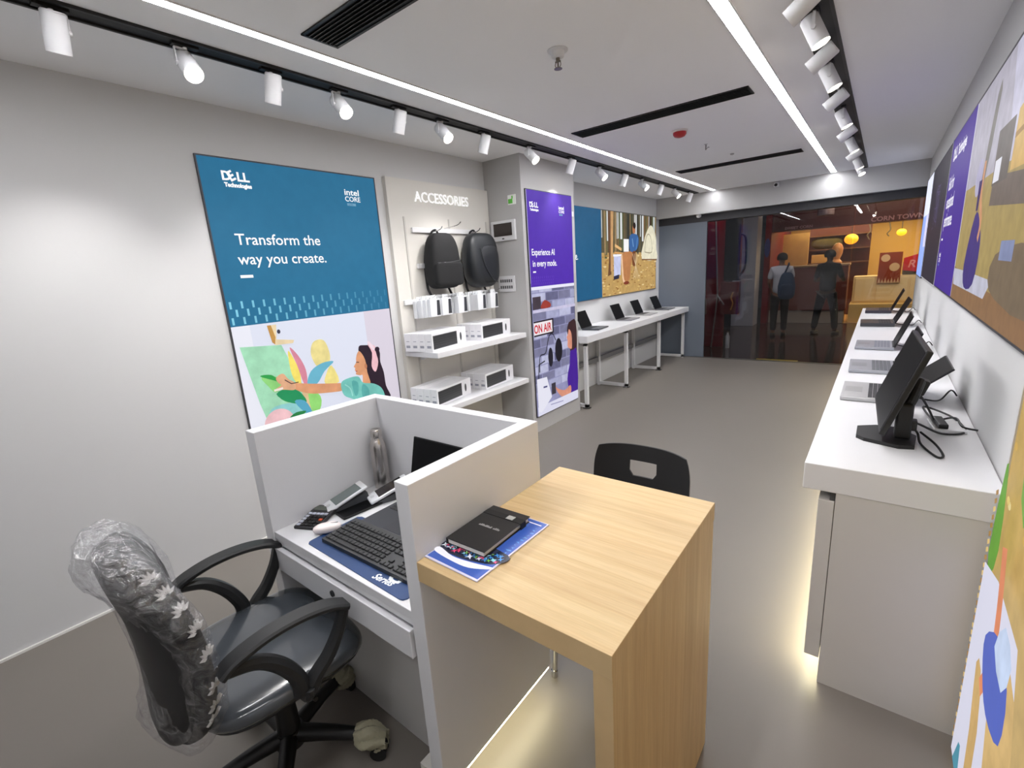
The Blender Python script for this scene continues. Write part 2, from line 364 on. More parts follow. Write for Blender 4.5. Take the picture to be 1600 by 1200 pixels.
def vent(y0, y1, label, x0=-2.03, x1=-.765):
    r = empty('ceiling_vent', ((x0 + x1) / 2, (y0 + y1) / 2, ZC), 0, label, 'ceiling vent', 'black slot vents in the ceiling'); o = r.location
    MB(o).box(x0, x1, y0, y0 + .012, ZC - .006, ZC).box(x0, x1, y1 - .012, y1, ZC - .006, ZC).box(x0, x0 + .012, y0, y1, ZC - .006, ZC).box(x1 - .012, x1, y0, y1, ZC - .006, ZC).build('frame', BLKM, r)
    MB(o).box(x0 + .012, x1 - .012, y0 + .012, y1 - .012, ZC - .002, ZC - .0005).build('backing', Q(4, 4, 4), r)
    mb = MB(o); n = 7
    for k in range(n):
        yy = y0 + .02 + (y1 - y0 - .04) * (k + .5) / n
        mb.obox(((x0 + x1) / 2, yy, ZC - .006), (x1 - x0 - .026, .012, .002), Matrix.Rotation(.5, 3, 'X'))
    mb.build('slats', Q(34, 34, 36, .4), r)
vent(1.285, 1.46, 'black slatted ceiling vent at the top, nearest of the three')
vent(3.51, 3.69, 'black slatted ceiling vent in front of the red detector')
vent(5.9, 6.09, 'thin black slatted ceiling vent farthest away near the back')

r = empty('sprinkler', (-1.345, 2.22, ZC), 0, 'white ceiling sprinkler with a metal head near the middle', 'sprinkler'); 
MB().lathe((0, 0, 0), [(.05, 0), (.05, -.004), (.034, -.008), (.03, -.03), (.024, -.034)]).build('cup', SOFTW, r, smooth=True)
MB().cyl((0, 0, -.03), (0, 0, -.05), .01, n=12).tube([(-.012, 0, -.05), (-.016, 0, -.065), (-.004, 0, -.08)], .002, sm=3).tube([(.012, 0, -.05), (.016, 0, -.065), (.004, 0, -.08)], .002, sm=3).cyl((0, 0, -.05), (0, 0, -.08), .004, n=8).cyl((0, 0, -.08), (0, 0, -.082), .02, n=16).box(-.014, .014, -.004, .004, -.052, -.047).build('head', Q(120, 112, 100, .3, .9), r, smooth=True)
r = empty('smoke_detector', (-1.407, 4.174, ZC), 0, 'red round fire detector on the ceiling behind the middle vent', 'fire detector')
MB().lathe((0, 0, 0), [(.062, 0), (.062, -.01), (.055, -.014)]).build('base', Q(225, 220, 218, .4), r, smooth=True)
MB().lathe((0, 0, 0), [(.052, -.012), (.052, -.03), (.04, -.045), (.02, -.052), (.006, -.053)]).build('dome', Q(170, 22, 28, .35), r, smooth=True)
r = empty('sprinkler', (-1.39, 4.84, ZC), 0, 'small bare pipe sprinkler behind the red detector', 'sprinkler')
MB().cyl((0, 0, 0), (0, 0, -.05), .006, n=10).tube([(0, 0, -.05), (.02, 0, -.03), (.03, 0, -.035)], .003, sm=2).build('pipe', Q(150, 148, 145, .4, .6), r)
MB().lathe((0, 0, 0), [(.018, 0), (.016, -.004)]).build('rosette', SOFTW, r)
MB((-1.32, 5.5, ZC)).lathe((-1.32, 5.5, ZC), [(.02, 0), (.018, -.01), (.006, -.014)]).build('ceiling_sensor', Q(170, 168, 166, .4), label='tiny round grey sensor button on the ceiling', cat='sensor', smooth=True)
r = empty('security_camera', (-1.32, 8.065, 2.60), 0, 'small security camera with a black lens on the back beam', 'camera')
MB().box(-.035, .035, -.008, 0, -.03, .03, .006).cyl((0, -.008, 0), (0, -.05, -.008), .03, n=24).build('housing', SOFTW, r, smooth=True)
MB().cyl((0, -.05, -.008), (0, -.062, -.011), .02, n=20).build('lens', BLK, r)
MB((-2.42, 8.19, 2.3)).lathe((-2.42, 8.15, 2.31), [(.035, .02), (.04, 0), (.035, -.02), (.015, -.03)]).box(-2.44, -2.40, 8.15, 8.19, 2.31, 2.335).build('dome_sensor', SOFTW, label='small white domed sensor under the beam above the grey panel', cat='sensor', smooth=True)

# ================================================================ POSTERS
class Art:
    """flat printed picture on a wall plane x = const, coordinates (y, z)"""
    def __init__(s, x, side, org):
        s.x = x; s.side = side; s.mb = MB(org); s.mats = []; s.k = 0     # side +1: seen from +x (left wall), -1: seen from -x
    def mi(s, M):
        if M not in s.mats: s.mats.append(M)
        s.mb.mi = s.mats.index(M); return s
    def poly(s, M, pts, sm=0):
        s.mi(M); s.k += 1; x = s.x + s.side * .00012 * s.k
        if sm: pts = smooth_pts(pts, sm)
        ar = sum(pts[i][0] * pts[(i + 1) % len(pts)][1] - pts[(i + 1) % len(pts)][0] * pts[i][1] for i in range(len(pts)))
        if (ar > 0) != (s.side > 0): pts = pts[::-1]
        s.mb.face([(x, p[0], p[1]) for p in pts]); return s
    def rect(s, M, y0, y1, z0, z1): return s.poly(M, [(y0, z0), (y1, z0), (y1, z1), (y0, z1)])
    def ell(s, M, y, z, ry, rz, n=28): return s.poly(M, [(y + ry * math.cos(2 * PI * i / n), z + rz * math.sin(2 * PI * i / n)) for i in range(n)])
    def line(s, M, pts, w, sm=0):
        if sm: pts = smooth_pts(pts, sm, False)
        L = []; R_ = []
        for i, p in enumerate(pts):
            a = pts[max(i - 1, 0)]; b = pts[min(i + 1, len(pts) - 1)]; d = Vector((b[0] - a[0], b[1] - a[1])).normalized(); n = Vector((-d.y, d.x)) * w / 2
            L.append((p[0] + n.x, p[1] + n.y)); R_.append((p[0] - n.x, p[1] - n.y))
        return s.poly(M, L + R_[::-1])
    def text(s, M, body, y, z, size, bold=0, sx=1., rot=0):
        s.mi(M); s.k += 1; x = s.x + s.side * .00012 * s.k
        s.mb.text(body, (x, y, z), (0, s.side * math.cos(rot), math.sin(rot)), (0, -s.side * math.sin(rot), math.cos(rot)), size, bold, sx=sx); return s
    def build(s, name, parent): return s.mb.build(name, s.mats, parent, normals=False)
WP = lit('poster_white', (250, 250, 252), .84)
def logo_dell(a, y, z, w, h, tech=True):
    """D, tilted E, L, L across width w"""
    d = a.side; u = w / 4.15
    a.text(WP, 'D', y, z, h * 1.38, .035 * h / .7, sx=1.05)
    a.text(WP, 'E', y + d * u * 1.22, z - h * .14, h * 1.5, .035 * h / .7, rot=math.radians(28))
    a.text(WP, 'LL', y + d * u * 2.12, z, h * 1.38, .035 * h / .7, sx=1.05)
    if tech: a.text(WP, 'Technologies', y + d * w * .06, z - h * .72, h * .62, 0.002 * h / .05, sx=.92)
def logo_core(a, y, z, w, h):
    d = a.side
    a.text(WP, 'intel', y, z, h * 1.15, .014 * h / .7, sx=w / (h * 2.1)); a.text(WP, 'CORE', y, z - h * .85, h * .95, .008 * h / .7, sx=w / (h * 2.55))
    y0 = min(y + d * w * .1, y + d * w * .65); a.rect(P(120, 170, 200), y0, y0 + w * .55, z - h * 1.45, z - h * 1.1)
    a.text(P(30, 90, 130), 'ULTRA', y + d * w * .17, z - h * 1.38, h * .28, 0, sx=.9)
def lightbox(name, x, side, y0, y1, z0, z1, label, cat='poster', depth=.014, frame=(60, 60, 66)):
    r = empty(name, (x, (y0 + y1) / 2, z0), 0, label, cat); o = r.location; e = side * depth
    mb = MB(o); t = .008
    for a in ((y0 - t, y0, z0 - t, z1 + t), (y1, y1 + t, z0 - t, z1 + t), (y0, y1, z0 - t, z0), (y0, y1, z1, z1 + t)):
        mb.box(min(x, x + e), max(x, x + e), a[0], a[1], a[2], a[3])
    mb.build('frame', Q(*frame, .4, .3), r)
    MB(o).box(min(x, x + e * .8), max(x, x + e * .8), y0, y1, z0, z1).build('panel', P(235, 235, 245), r)
    return r, Art(x + e * .82, side, o)

# -- poster 1 : painter
r, a = lightbox('wall_poster', XL, 1, 1.19, 2.372, .115, 2.36, 'tall backlit poster, blue top reading Transform the way you create, woman painting below')
a.rect(P(228, 232, 248), 1.19, 2.372, .115, 1.40)
a.rect(P(240, 241, 252), 1.19, 1.30, .115, 1.40).rect(P(224, 216, 230), 2.13, 2.372, .115, 1.40)
a.rect(P(40, 114, 154), 1.19, 2.372, 1.40, 2.36)
for row in range(3):
    for k in range(18):
        y = 1.205 + k * .0665 + (row % 2) * .03; z = 1.41 + row * .048
        if y < 2.35:
            f = max(.0, 1 - k / 19); a.rect(P(int(50 + 85 * f), int(120 + 90 * f), int(160 + 75 * f)), y, y + .013, z, z + .043)
a.text(WP, 'Transform the', 1.31, 1.88, .092, .0008, sx=1.02).text(WP, 'way you create.', 1.305, 1.765, .092, .0008, sx=.99).rect(WP, 1.30, 1.375, 1.685, 1.702)
logo_dell(a, 1.30, 2.243, .165, .05); logo_core(a, 2.10, 2.225, .13, .05)
a.poly(P(168, 226, 190), [(1.215, 1.275), (1.47, 1.25), (1.60, .86), (1.62, .50), (1.42, .38), (1.30, .76), (1.27, .90)])
a.poly(P(150, 215, 215), [(1.36, .86), (1.58, .80), (1.62, .50), (1.42, .38), (1.31, .74)], 4)
a.poly(P(200, 150, 80), [(1.40, 1.385), (1.425, 1.385), (1.445, 1.29), (1.43, 1.26), (1.415, 1.275)]).poly(P(245, 222, 180), [(1.425, 1.385), (1.445, 1.29), (1.56, 1.27), (1.55, 1.25), (1.43, 1.255), (1.46, 1.385)]).ell(P(60, 60, 80), 1.468, 1.338, .011, .014)
a.poly(P(240, 224, 150), [(1.69, 1.235), (1.77, 1.235), (1.80, 1.13), (1.775, 1.06), (1.70, 1.05), (1.66, 1.15)], 5).poly(P(245, 228, 140), [(1.80, 1.05), (1.84, .92), (1.73, .93), (1.75, 1.0)], 3)
a.poly(P(247, 226, 110), [(1.51, 1.205), (1.50, 1.12), (1.51, 1.02), (1.55, .95), (1.56, 1.06)], 4).poly(P(222, 140, 160), [(1.52, 1.225), (1.57, 1.16), (1.605, 1.06), (1.60, .96), (1.575, .97), (1.55, 1.10)], 4)
a.poly(P(110, 185, 210), [(1.82, 1.075), (1.73, 1.08), (1.64, 1.04), (1.60, .955), (1.67, .945), (1.74, 1.02)], 4)
a.poly(P(225, 195, 150), [(1.555, .93), (1.60, .88), (1.60, .60), (1.57, .60), (1.56, .8)], 3)
a.poly(P(150, 220, 130), [(1.31, 1.07), (1.34, 1.0), (1.38, .95), (1.44, .99), (1.46, 1.03)], 3)
a.poly(P(52, 165, 80), [(1.30, 1.075), (1.37, 1.07), (1.42, 1.02), (1.50, .955), (1.57, .85), (1.45, .865), (1.39, .93), (1.46, .97), (1.40, 1.02)], 4)
a.poly(P(40, 150, 95), [(1.38, .94), (1.50, .955), (1.575, .84), (1.47, .855)], 4).poly(P(150, 220, 120), [(1.60, .93), (1.68, .85), (1.66, .76), (1.60, .76)], 3).poly(P(90, 170, 200), [(1.49, .86), (1.56, .85), (1.60, .76), (1.57, .74)], 3)
a.ell(P(246, 200, 205), 1.37, .74, .10, .10).poly(P(45, 135, 75), [(1.44, .76), (1.49, .785), (1.56, .775), (1.50, .745)], 3)
SK = P(226, 160, 118)
a.poly(SK, [(1.50, .985), (1.62, .955), (1.76, .925), (1.87, .90), (1.87, .85), (1.72, .865), (1.60, .89), (1.51, .94)], 3)
a.poly(P(232, 178, 140), [(1.395, 1.04), (1.42, 1.06), (1.45, 1.06), (1.475, 1.02), (1.515, .985), (1.505, .94), (1.44, .955), (1.38, .97), (1.42, .99), (1.405, 1.01)], 4)
a.line(P(80, 50, 60), [(1.45, 1.02), (1.49, .985), (1.54, .985)], .006).line(P(250, 235, 225), [(1.37, .965), (1.43, .968)], .014)
HR = P(46, 32, 46)
a.poly(HR, [(2.04, 1.145), (2.09, 1.15), (2.17, 1.13), (2.22, 1.08), (2.215, 1.0), (2.235, .91), (2.24, .80), (2.27, .70), (2.15, .74), (2.08, .84), (2.055, .95), (2.035, 1.06)], 4)
a.poly(SK, [(2.045, 1.11), (2.02, 1.10), (2.003, 1.06), (2.0, 1.035), (1.975, 1.005), (1.985, .995), (1.98, .975), (1.99, .965), (1.985, .945), (2.02, .93), (2.04, .925), (2.035, .85), (2.10, .84), (2.085, .94), (2.08, 1.04)], 3)
a.line(P(60, 30, 40), [(2.0, 1.035), (2.025, 1.03)], .006).line(P(170, 60, 60), [(1.985, .968), (2.0, .967)], .006).ell(P(200, 130, 95), 2.078, .99, .012, .02)
a.poly(P(245, 195, 205), [(2.12, 1.155), (2.18, 1.13), (2.185, 1.08), (2.195, 1.0), (2.16, .93), (2.13, .98), (2.15, 1.08)], 3).poly(P(248, 225, 235), [(2.12, 1.165), (2.14, 1.17), (2.18, 1.11), (2.16, 1.10)], 2).ell(HR, 2.2, 1.10, .022, .02)
a.poly(P(120, 200, 190), [(1.85, .905), (1.91, .93), (2.0, .925), (2.035, .87), (2.13, .84), (2.20, .78), (2.22, .66), (2.22, .35), (1.95, .35), (1.97, .72), (1.93, .765), (1.86, .815)], 4)
a.poly(P(92, 175, 170), [(1.94, .90), (1.99, .88), (1.98, .80), (1.95, .79)], 3).poly(P(92, 175, 170), [(2.03, .86), (2.08, .80), (2.05, .70), (2.01, .78)], 3).line(P(160, 225, 215), [(1.88, .89), (1.92, .85), (1.93, .79)], .008, 3)
a.rect(P(205, 235, 225), 1.55, 1.95, .20, .34).ell(P(60, 50, 60), 1.185 + .03, .40, .022, .06).rect(P(210, 60, 60), 1.195, 1.215, .22, .32).rect(P(235, 205, 120), 1.195, 1.21, .13, .2)
a.build('picture', r)

# -- poster 2 : purple column poster on the pillar
r, a = lightbox('pillar_poster', -2.655, 1, 3.715, 4.52, .17, 2.345, 'tall backlit purple poster on the pillar, Experience AI in every mode', depth=.012)
PU = P(82, 44, 178)
a.rect(P(150, 150, 190), 3.715, 4.52, .17, 1.50)
for row in range(12):                                  # painted brick wall in the picture
    z = .42 + row * .09
    for k in range(4):
        y0 = 3.72 + k * .24 - (row % 2) * .12; y0c, y1c = max(3.717, y0), min(4.518, y0 + .228)
        if y1c > y0c: a.rect(P(*[(126, 126, 158), (170, 172, 206), (190, 192, 222), (104, 104, 138)][(row * 3 + k * 5) % 4]), y0c, y1c, z, z + .08)
a.rect(PU, 3.715, 4.52, 1.465, 2.345).rect(P(240, 238, 255), 3.715, 4.52, 1.435, 1.465)
for k in range(12):
    for q in range(3): a.rect(P(104, 70, 196), 3.73 + k * .033 + q * .008, 3.737 + k * .033 + q * .008, 1.48 + q * .03, 1.50 + q * .03)
a.rect(P(205, 200, 228), 3.715, 4.52, 1.215, 1.245).rect(P(70, 60, 70), 3.72, 3.86, 1.25, 1.37).poly(P(160, 60, 50), [(3.86, 1.25), (4.02, 1.25), (4.03, 1.29), (3.93, 1.33), (3.87, 1.29)], 2)
a.rect(P(40, 30, 40), 3.717, 4.07, .985, 1.135).rect(P(245, 235, 240), 3.717, 4.045, 1.0, 1.12).text(P(210, 30, 50), 'ON AIR', 3.72, 1.018, .115, .003, sx=.78)
a.line(P(30, 28, 40), [(3.78, .62), (3.80, .78), (3.90, .80), (3.97, .95), (4.04, .98), (4.10, .90)], .012, 4).ell(P(30, 28, 42), 3.99, .74, .045, .10).ell(P(24, 22, 34), 4.15, .79, .07, .125).line(P(30, 28, 40), [(3.75, .52), (3.77, .70), (3.88, .72)], .014)
a.poly(P(60, 36, 40), [(4.40, 1.06), (4.36, 1.04), (4.33, .97), (4.36, .86), (4.40, .70), (4.52, .70), (4.52, 1.05)], 3)
a.poly(P(222, 150, 125), [(4.37, .98), (4.345, .93), (4.32, .90), (4.335, .86), (4.33, .80), (4.37, .77), (4.42, .77), (4.42, .92)], 3)
a.poly(P(70, 30, 150), [(4.38, .73), (4.45, .74), (4.52, .72), (4.52, .27), (4.36, .28), (4.30, .44), (4.36, .60)], 3)
a.poly(P(222, 150, 125), [(4.36, .36), (4.24, .33), (4.10, .38), (4.05, .42), (4.09, .345), (4.20, .26), (4.36, .27)], 3)
a.rect(P(226, 226, 246), 3.717, 4.52, .172, .27).poly(P(236, 236, 250), [(3.72, .56), (3.90, .55), (3.98, .32), (3.78, .20), (3.725, .22)]).line(P(90, 90, 140), [(3.83, .455), (3.90, .45)], .018).rect(P(60, 55, 66), 3.98, 4.06, .34, .46).line(P(150, 150, 190), [(3.95, .24), (4.2, .22)], .01)
a.text(WP, 'Experience AI', 3.742, 1.76, .085, .001, sx=.84).text(WP, 'in every mode.', 3.75, 1.655, .085, .001, sx=.84).rect(WP, 3.752, 3.80, 1.598, 1.612)
logo_dell(a, 3.745, 2.195, .155, .045); logo_core(a, 4.25, 2.20, .11, .04)
a.build('picture', r)

# -- poster 3 : forest camp
r, a = lightbox('wall_poster', XL, 1, 4.62, 8.02, 1.20, 2.36, 'wide backlit poster of a forest camp with a tent, above the left counter')
BLU = P(28, 92, 134)
a.rect(P(196, 160, 98), 5.98, 8.02, 1.20, 2.36).rect(P(92, 84, 62), 5.98, 8.02, 1.80, 2.36)
rr = random.Random(3)
for k in range(60):                                    # forest background: trunks and gaps of sky
    y = 5.99 + rr.random() * 2.0; wdt = .02 + rr.random() * .06; z0 = 1.72 + rr.random() * .12
    col = [(70, 56, 44), (120, 96, 66), (200, 206, 206), (86, 92, 58), (58, 58, 50), (150, 128, 92), (228, 232, 234)][rr.randrange(7)]
    y1 = min(y + wdt, 8.018); a.poly(P(*col), [(y, z0 if col[0] < 190 else z0 + .2), (y1, z0 if col[0] < 190 else z0 + .2), (y1, 2.355), (y, 2.355)])
for k in range(150):
    y = 5.99 + rr.random() * 1.99; z = 1.21 + rr.random() * .55; q = rr.choice([(222, 190, 120), (170, 128, 70), (238, 214, 160), (150, 104, 54), (206, 168, 96)])
    a.ell(P(*q), y, z, .02 + rr.random() * .03, .006 + rr.random() * .008, 8)
a.poly(P(110, 74, 50), [(6.20, 2.355), (6.28, 2.355), (6.26, 1.72), (6.28, 1.50), (6.17, 1.48), (6.21, 1.72)]).poly(P(205, 160, 108), [(6.28, 2.355), (6.37, 2.355), (6.33, 1.72), (6.34, 1.56), (6.26, 1.54), (6.26, 1.72)])
a.line(P(210, 160, 100), [(6.38, 1.80), (6.9, 1.77)], .03).line(P(225, 180, 120), [(6.40, 1.90), (6.62, 1.84)], .04)
a.poly(P(200, 206, 240), [(6.36, 1.75), (6.60, 1.74), (6.58, 1.48), (6.36, 1.45)]).poly(P(44, 44, 70), [(6.35, 1.47), (6.54, 1.49), (6.52, 1.43), (6.35, 1.42)]).rect(P(244, 244, 250), 6.34, 6.62, 1.745, 1.775)
a.poly(P(190, 128, 80), [(6.68, 1.80), (7.02, 1.80), (6.94, 1.60), (6.90, 1.40), (6.72, 1.38), (6.66, 1.52), (6.64, 1.68)], 2).line(P(240, 200, 160), [(6.62, 1.76), (6.66, 1.44), (6.72, 1.36)], .05, 3).ell(P(130, 60, 40), 6.78, 1.355, .10, .025)
a.poly(P(60, 104, 164), [(6.90, 2.02), (7.02, 2.07), (7.20, 2.05), (7.24, 1.94), (7.14, 1.83), (6.92, 1.82)], 3).line(P(120, 165, 215), [(7.0, 2.0), (7.04, 1.88)], .025).line(P(100, 150, 205), [(7.2, 2.02), (7.14, 1.84)], .02).ell(P(190, 120, 80), 7.06, 2.14, .05, .07).ell(P(40, 28, 26), 7.08, 2.19, .055, .045)
a.rect(P(250, 250, 252), 6.69, 6.87, 1.81, 1.99).poly(P(120, 70, 40), [(7.0, 1.80), (7.12, 1.80), (7.10, 1.60), (7.0, 1.62)], 2)
for q in (0, 1, 2, 3): a.line(P(226, 200, 160), [(7.0 + q * .07, 1.78), (7.26 - q * .08, 1.40)], .012)
a.poly(P(236, 230, 204), [(7.72, 2.22), (7.86, 2.15), (7.96, 2.02), (7.97, 1.84), (8.0, 1.68), (7.36, 1.69), (7.42, 1.92), (7.54, 2.10)], 2)
a.line(P(170, 162, 135), [(7.48, 1.80), (7.52, 2.0), (7.63, 2.08), (7.74, 2.0), (7.78, 1.80), (7.48, 1.80)], .018, 3).line(P(120, 80, 50), [(7.36, 1.685), (8.0, 1.675)], .02)
a.rect(BLU, 4.62, 5.98, 1.20, 2.36)
a.text(WP, 'Level up', 4.83, 1.83, .13, .001, sx=.86).text(WP, 'performance.', 4.80, 1.72, .13, .001, sx=.77).text(WP, 'Technologies', 4.90, 2.225, .09, .002, sx=.72)
a.build('picture', r)

# -- right wall posters
r, a = lightbox('wall_poster', XR, -1, 1.87, 5.13, 1.30, 2.36, 'backlit poster on the right wall, purple end with white text beside a workshop picture')
a.rect(P(176, 172, 186), 1.87, 3.9, 1.9, 2.36).rect(P(166, 146, 92), 1.87, 3.9, 1.30, 1.9)
a.poly(P(196, 194, 214), [(1.87, 2.36), (2.9, 2.36), (2.7, 1.9), (1.87, 1.86)]).poly(P(120, 116, 112), [(3.22, 2.25), (3.12, 2.25), (3.24, 1.86), (3.34, 1.86)], 2)
a.poly(P(112, 100, 92), [(2.98, 1.88), (1.87, 1.80), (1.87, 1.70), (2.98, 1.76)]).rect(P(100, 92, 88), 2.66, 3.0, 1.84, 2.06).poly(P(206, 170, 100), [(2.62, 1.86), (1.87, 1.84), (1.87, 2.18), (2.62, 2.07)]).rect(P(226, 226, 236), 2.84, 2.98, 1.85, 1.94).line(P(160, 124, 64), [(2.62, 1.98), (1.87, 2.02)], .02)
a.poly(P(140, 106, 74), [(3.9, 1.34), (3.9, 1.48), (2.9, 1.42), (1.87, 1.40), (1.87, 1.30), (3.9, 1.30)])
a.poly(P(190, 190, 206), [(3.92, 1.47), (3.40, 1.47), (2.62, 1.46), (2.75, 1.38), (3.85, 1.38)])
a.poly(P(64, 50, 122), [(3.36, 1.74), (3.20, 1.72), (3.05, 1.60), (3.10, 1.42), (3.38, 1.39), (3.5, 1.50)], 3).line(P(206, 150, 110), [(3.27, 1.98), (3.26, 1.82), (3.14, 1.70), (3.16, 1.62)], .05, 4).ell(P(176, 172, 200), 3.42, 1.92, .10, .09).poly(P(60, 40, 100), [(3.38, 1.90), (3.28, 1.90), (3.30, 1.76), (3.36, 1.76)])
a.poly(P(120, 104, 84), [(2.62, 1.56), (2.2, 1.60), (1.87, 1.56), (1.87, 1.38), (2.5, 1.40), (2.7, 1.46)], 2).rect(P(130, 140, 176), 2.3, 2.54, 1.54, 1.61)
a.rect(P(70, 42, 150), 3.9, 5.13, 1.30, 2.36)
logo_dell(a, 4.98, 2.20, .27, .08, False); a.text(WP, 'Technologies', 4.68, 2.20, .105, .003, sx=.8)
a.text(WP, 'Built for', 5.02, 2.0, .13, .002, sx=.8).text(WP, 'exceptional', 5.02, 1.87, .13, .002, sx=.8).text(WP, 'performance.', 5.02, 1.74, .13, .002, sx=.8).rect(WP, 4.92, 5.02, 1.64, 1.655)
logo_core(a, 5.02, 1.52, .12, .045)
a.build('picture', r)
r, a = lightbox('wall_poster', XR, -1, 5.19, 6.92, 1.29, 2.37, 'dark charcoal poster on the right wall between the purple and the pale blue ones', frame=(200, 200, 205))
a.rect(P(50, 46, 58), 5.19, 6.92, 1.29, 2.37)
rr = random.Random(5)
for k in range(26): a.line(P(96, 86, 120), [(5.8 + rr.random() * .5, 1.75 + rr.random() * .4), (5.8 + rr.random() * .5, 1.75 + rr.random() * .4)], .012)
a.build('picture', r)
r, a = lightbox('wall_poster', XR, -1, 6.98, 7.98, 1.27, 2.37, 'pale blue and white glowing poster farthest down the right wall')
a.rect(P(150, 176, 246, 0.86), 6.98, 7.98, 1.27, 2.37).rect(P(232, 236, 255, 0.86), 6.98, 7.98, 1.95, 2.37).rect(P(214, 212, 250, 0.86), 6.98, 7.4, 1.6, 1.95)
a.build('picture', r)
r, a = lightbox('wall_poster', XR, -1, .5, 1.805, .02, 2.30, 'yellow straw and white cloth poster at the right, beside the cabinet end', depth=.02, frame=(190, 186, 180))
a.rect(P(196, 164, 96), .5, 1.805, .02, 2.30)
rr = random.Random(9)
for k in range(120):
    y = .55 + rr.random() * 1.22; z = .9 + rr.random() * 1.35; a.ell(P(*rr.choice([(232, 204, 128), (160, 112, 58), (120, 96, 40), (214, 176, 90), (240, 220, 160)])), y, z, .018, .012, 8)
for k in range(34): a.line(P(*rr.choice([(222, 190, 120), (170, 130, 70)])), [(1.80, .05 + k * .026), (1.775, .065 + k * .026)], .014)
a.poly(P(100, 158, 52), [(1.74, 1.02), (1.70, .98), (1.66, .80), (1.70, .70), (1.76, .74)], 2).poly(P(120, 170, 70), [(1.62, 1.3), (1.55, 1.0), (1.45, .98), (1.52, 1.3)], 2)
a.poly(P(222, 222, 240), [(1.775, .70), (1.60, .74), (1.35, .72), (1.2, .4), (1.15, .03), (1.76, .03)]).poly(P(206, 170, 110), [(1.66, .44), (1.60, .46), (1.52, .32), (1.50, .05), (1.56, .05), (1.60, .26)], 2).poly(P(214, 180, 120), [(1.5, .6), (1.3, .62), (1.2, .3), (1.3, .1), (1.42, .3)], 3)
a.line(P(226, 140, 100), [(1.60, .84), (1.54, .68), (1.52, .54), (1.58, .42)], .05, 4).poly(P(84, 104, 196), [(1.62, .56), (1.50, .64), (1.36, .60), (1.34, .46), (1.48, .42), (1.58, .47)], 3).poly(P(200, 216, 244), [(1.52, .60), (1.46, .70), (1.36, .66), (1.40, .56)], 2)
a.poly(P(80, 150, 172), [(1.72, .03), (1.68, .13), (1.655, .14), (1.62, .03)]).line(P(214, 80, 50), [(1.56, .14), (1.52, .03)], .02)
a.build('picture', r)

# ================================================================ ACCESSORIES BOARD
BX = -3.05
r = empty('accessories_display', (XL, 3.06, 0), 0, 'pale wall display board with white ACCESSORIES lettering, rails and two shelves', 'display board'); o = r.location
MB(o).box(XL, BX, 2.46, 3.655, .0, 2.385).build('panel', BOARD, r)
MB(o).text('ACCESSORIES', (BX + .012, 2.725, 2.222), (0, 1, 0), (0, 0, 1), .112, .001, sx=.93, ext=.004).build('lettering', INK, r)
for (y0, y1, z) in ((2.66, 3.44, 2.0), (2.68, 3.44, 1.715), (2.50, 3.62, 1.43)):
    MB(o).box(BX, BX + .022, y0, y1, z - .02, z + .02, .004).build('rail', SOFTW, r)
for y in (2.60, 3.10, 3.60):
    MB(o).box(BX, BX + .006, y - .008, y + .008, .55, 2.1).build('upright', Q(188, 185, 180, .5), r)
for z in (1.045, .595):
    q = empty('wall_shelf', (BX, 3.05, z - .045), 0, 'white shelf on the display board, %s one' % ('upper' if z > 1 else 'lower'), 'shelf', 'white shelves on the display board'); qo = q.location
    MB(qo).box(BX + .002, -2.665, 2.46, 3.63, z - .045, z, .003).build('board', WHITE, q)
    for y in (2.62, 3.5): MB(qo).prism([(BX + .007, y - .01, z - .045), (BX + .22, y - .01, z - .045), (BX + .03, y - .01, z - .10), (BX + .007, y - .01, z - .10)], (0, .012, 0)).build('bracket', SOFTW, q)
hk = [0]
def hook(y, z, L, par):
    n_ = hk[0]; hk[0] += 1
    MB((BX + .022, y, z)).tube([(BX + .022, y, z), (BX + L * .8, y, z + .012), (BX + L, y, z + .035)], .004, sm=3).build('wall_hook', CHROME, smooth=True, label='thin wire hook on the %s' % (['top rail, holding the slim backpack', 'top rail, holding the round-shouldered backpack', 'top rail between the backpacks, empty'] + ['lower rail, %s from the left, holding small packs' % ordn[k] for k in range(5)])[n_], cat='hook', group='wire hooks on the display board')
for y, z, L in ((2.86, 1.985, .16), (3.33, 1.985, .16), (3.02, 2.02, .22), (2.62, 1.445, .26), (2.79, 1.445, .26), (2.96, 1.445, .26), (3.21, 1.445, .26), (3.43, 1.445, .26)): hook(y, z, L, r)

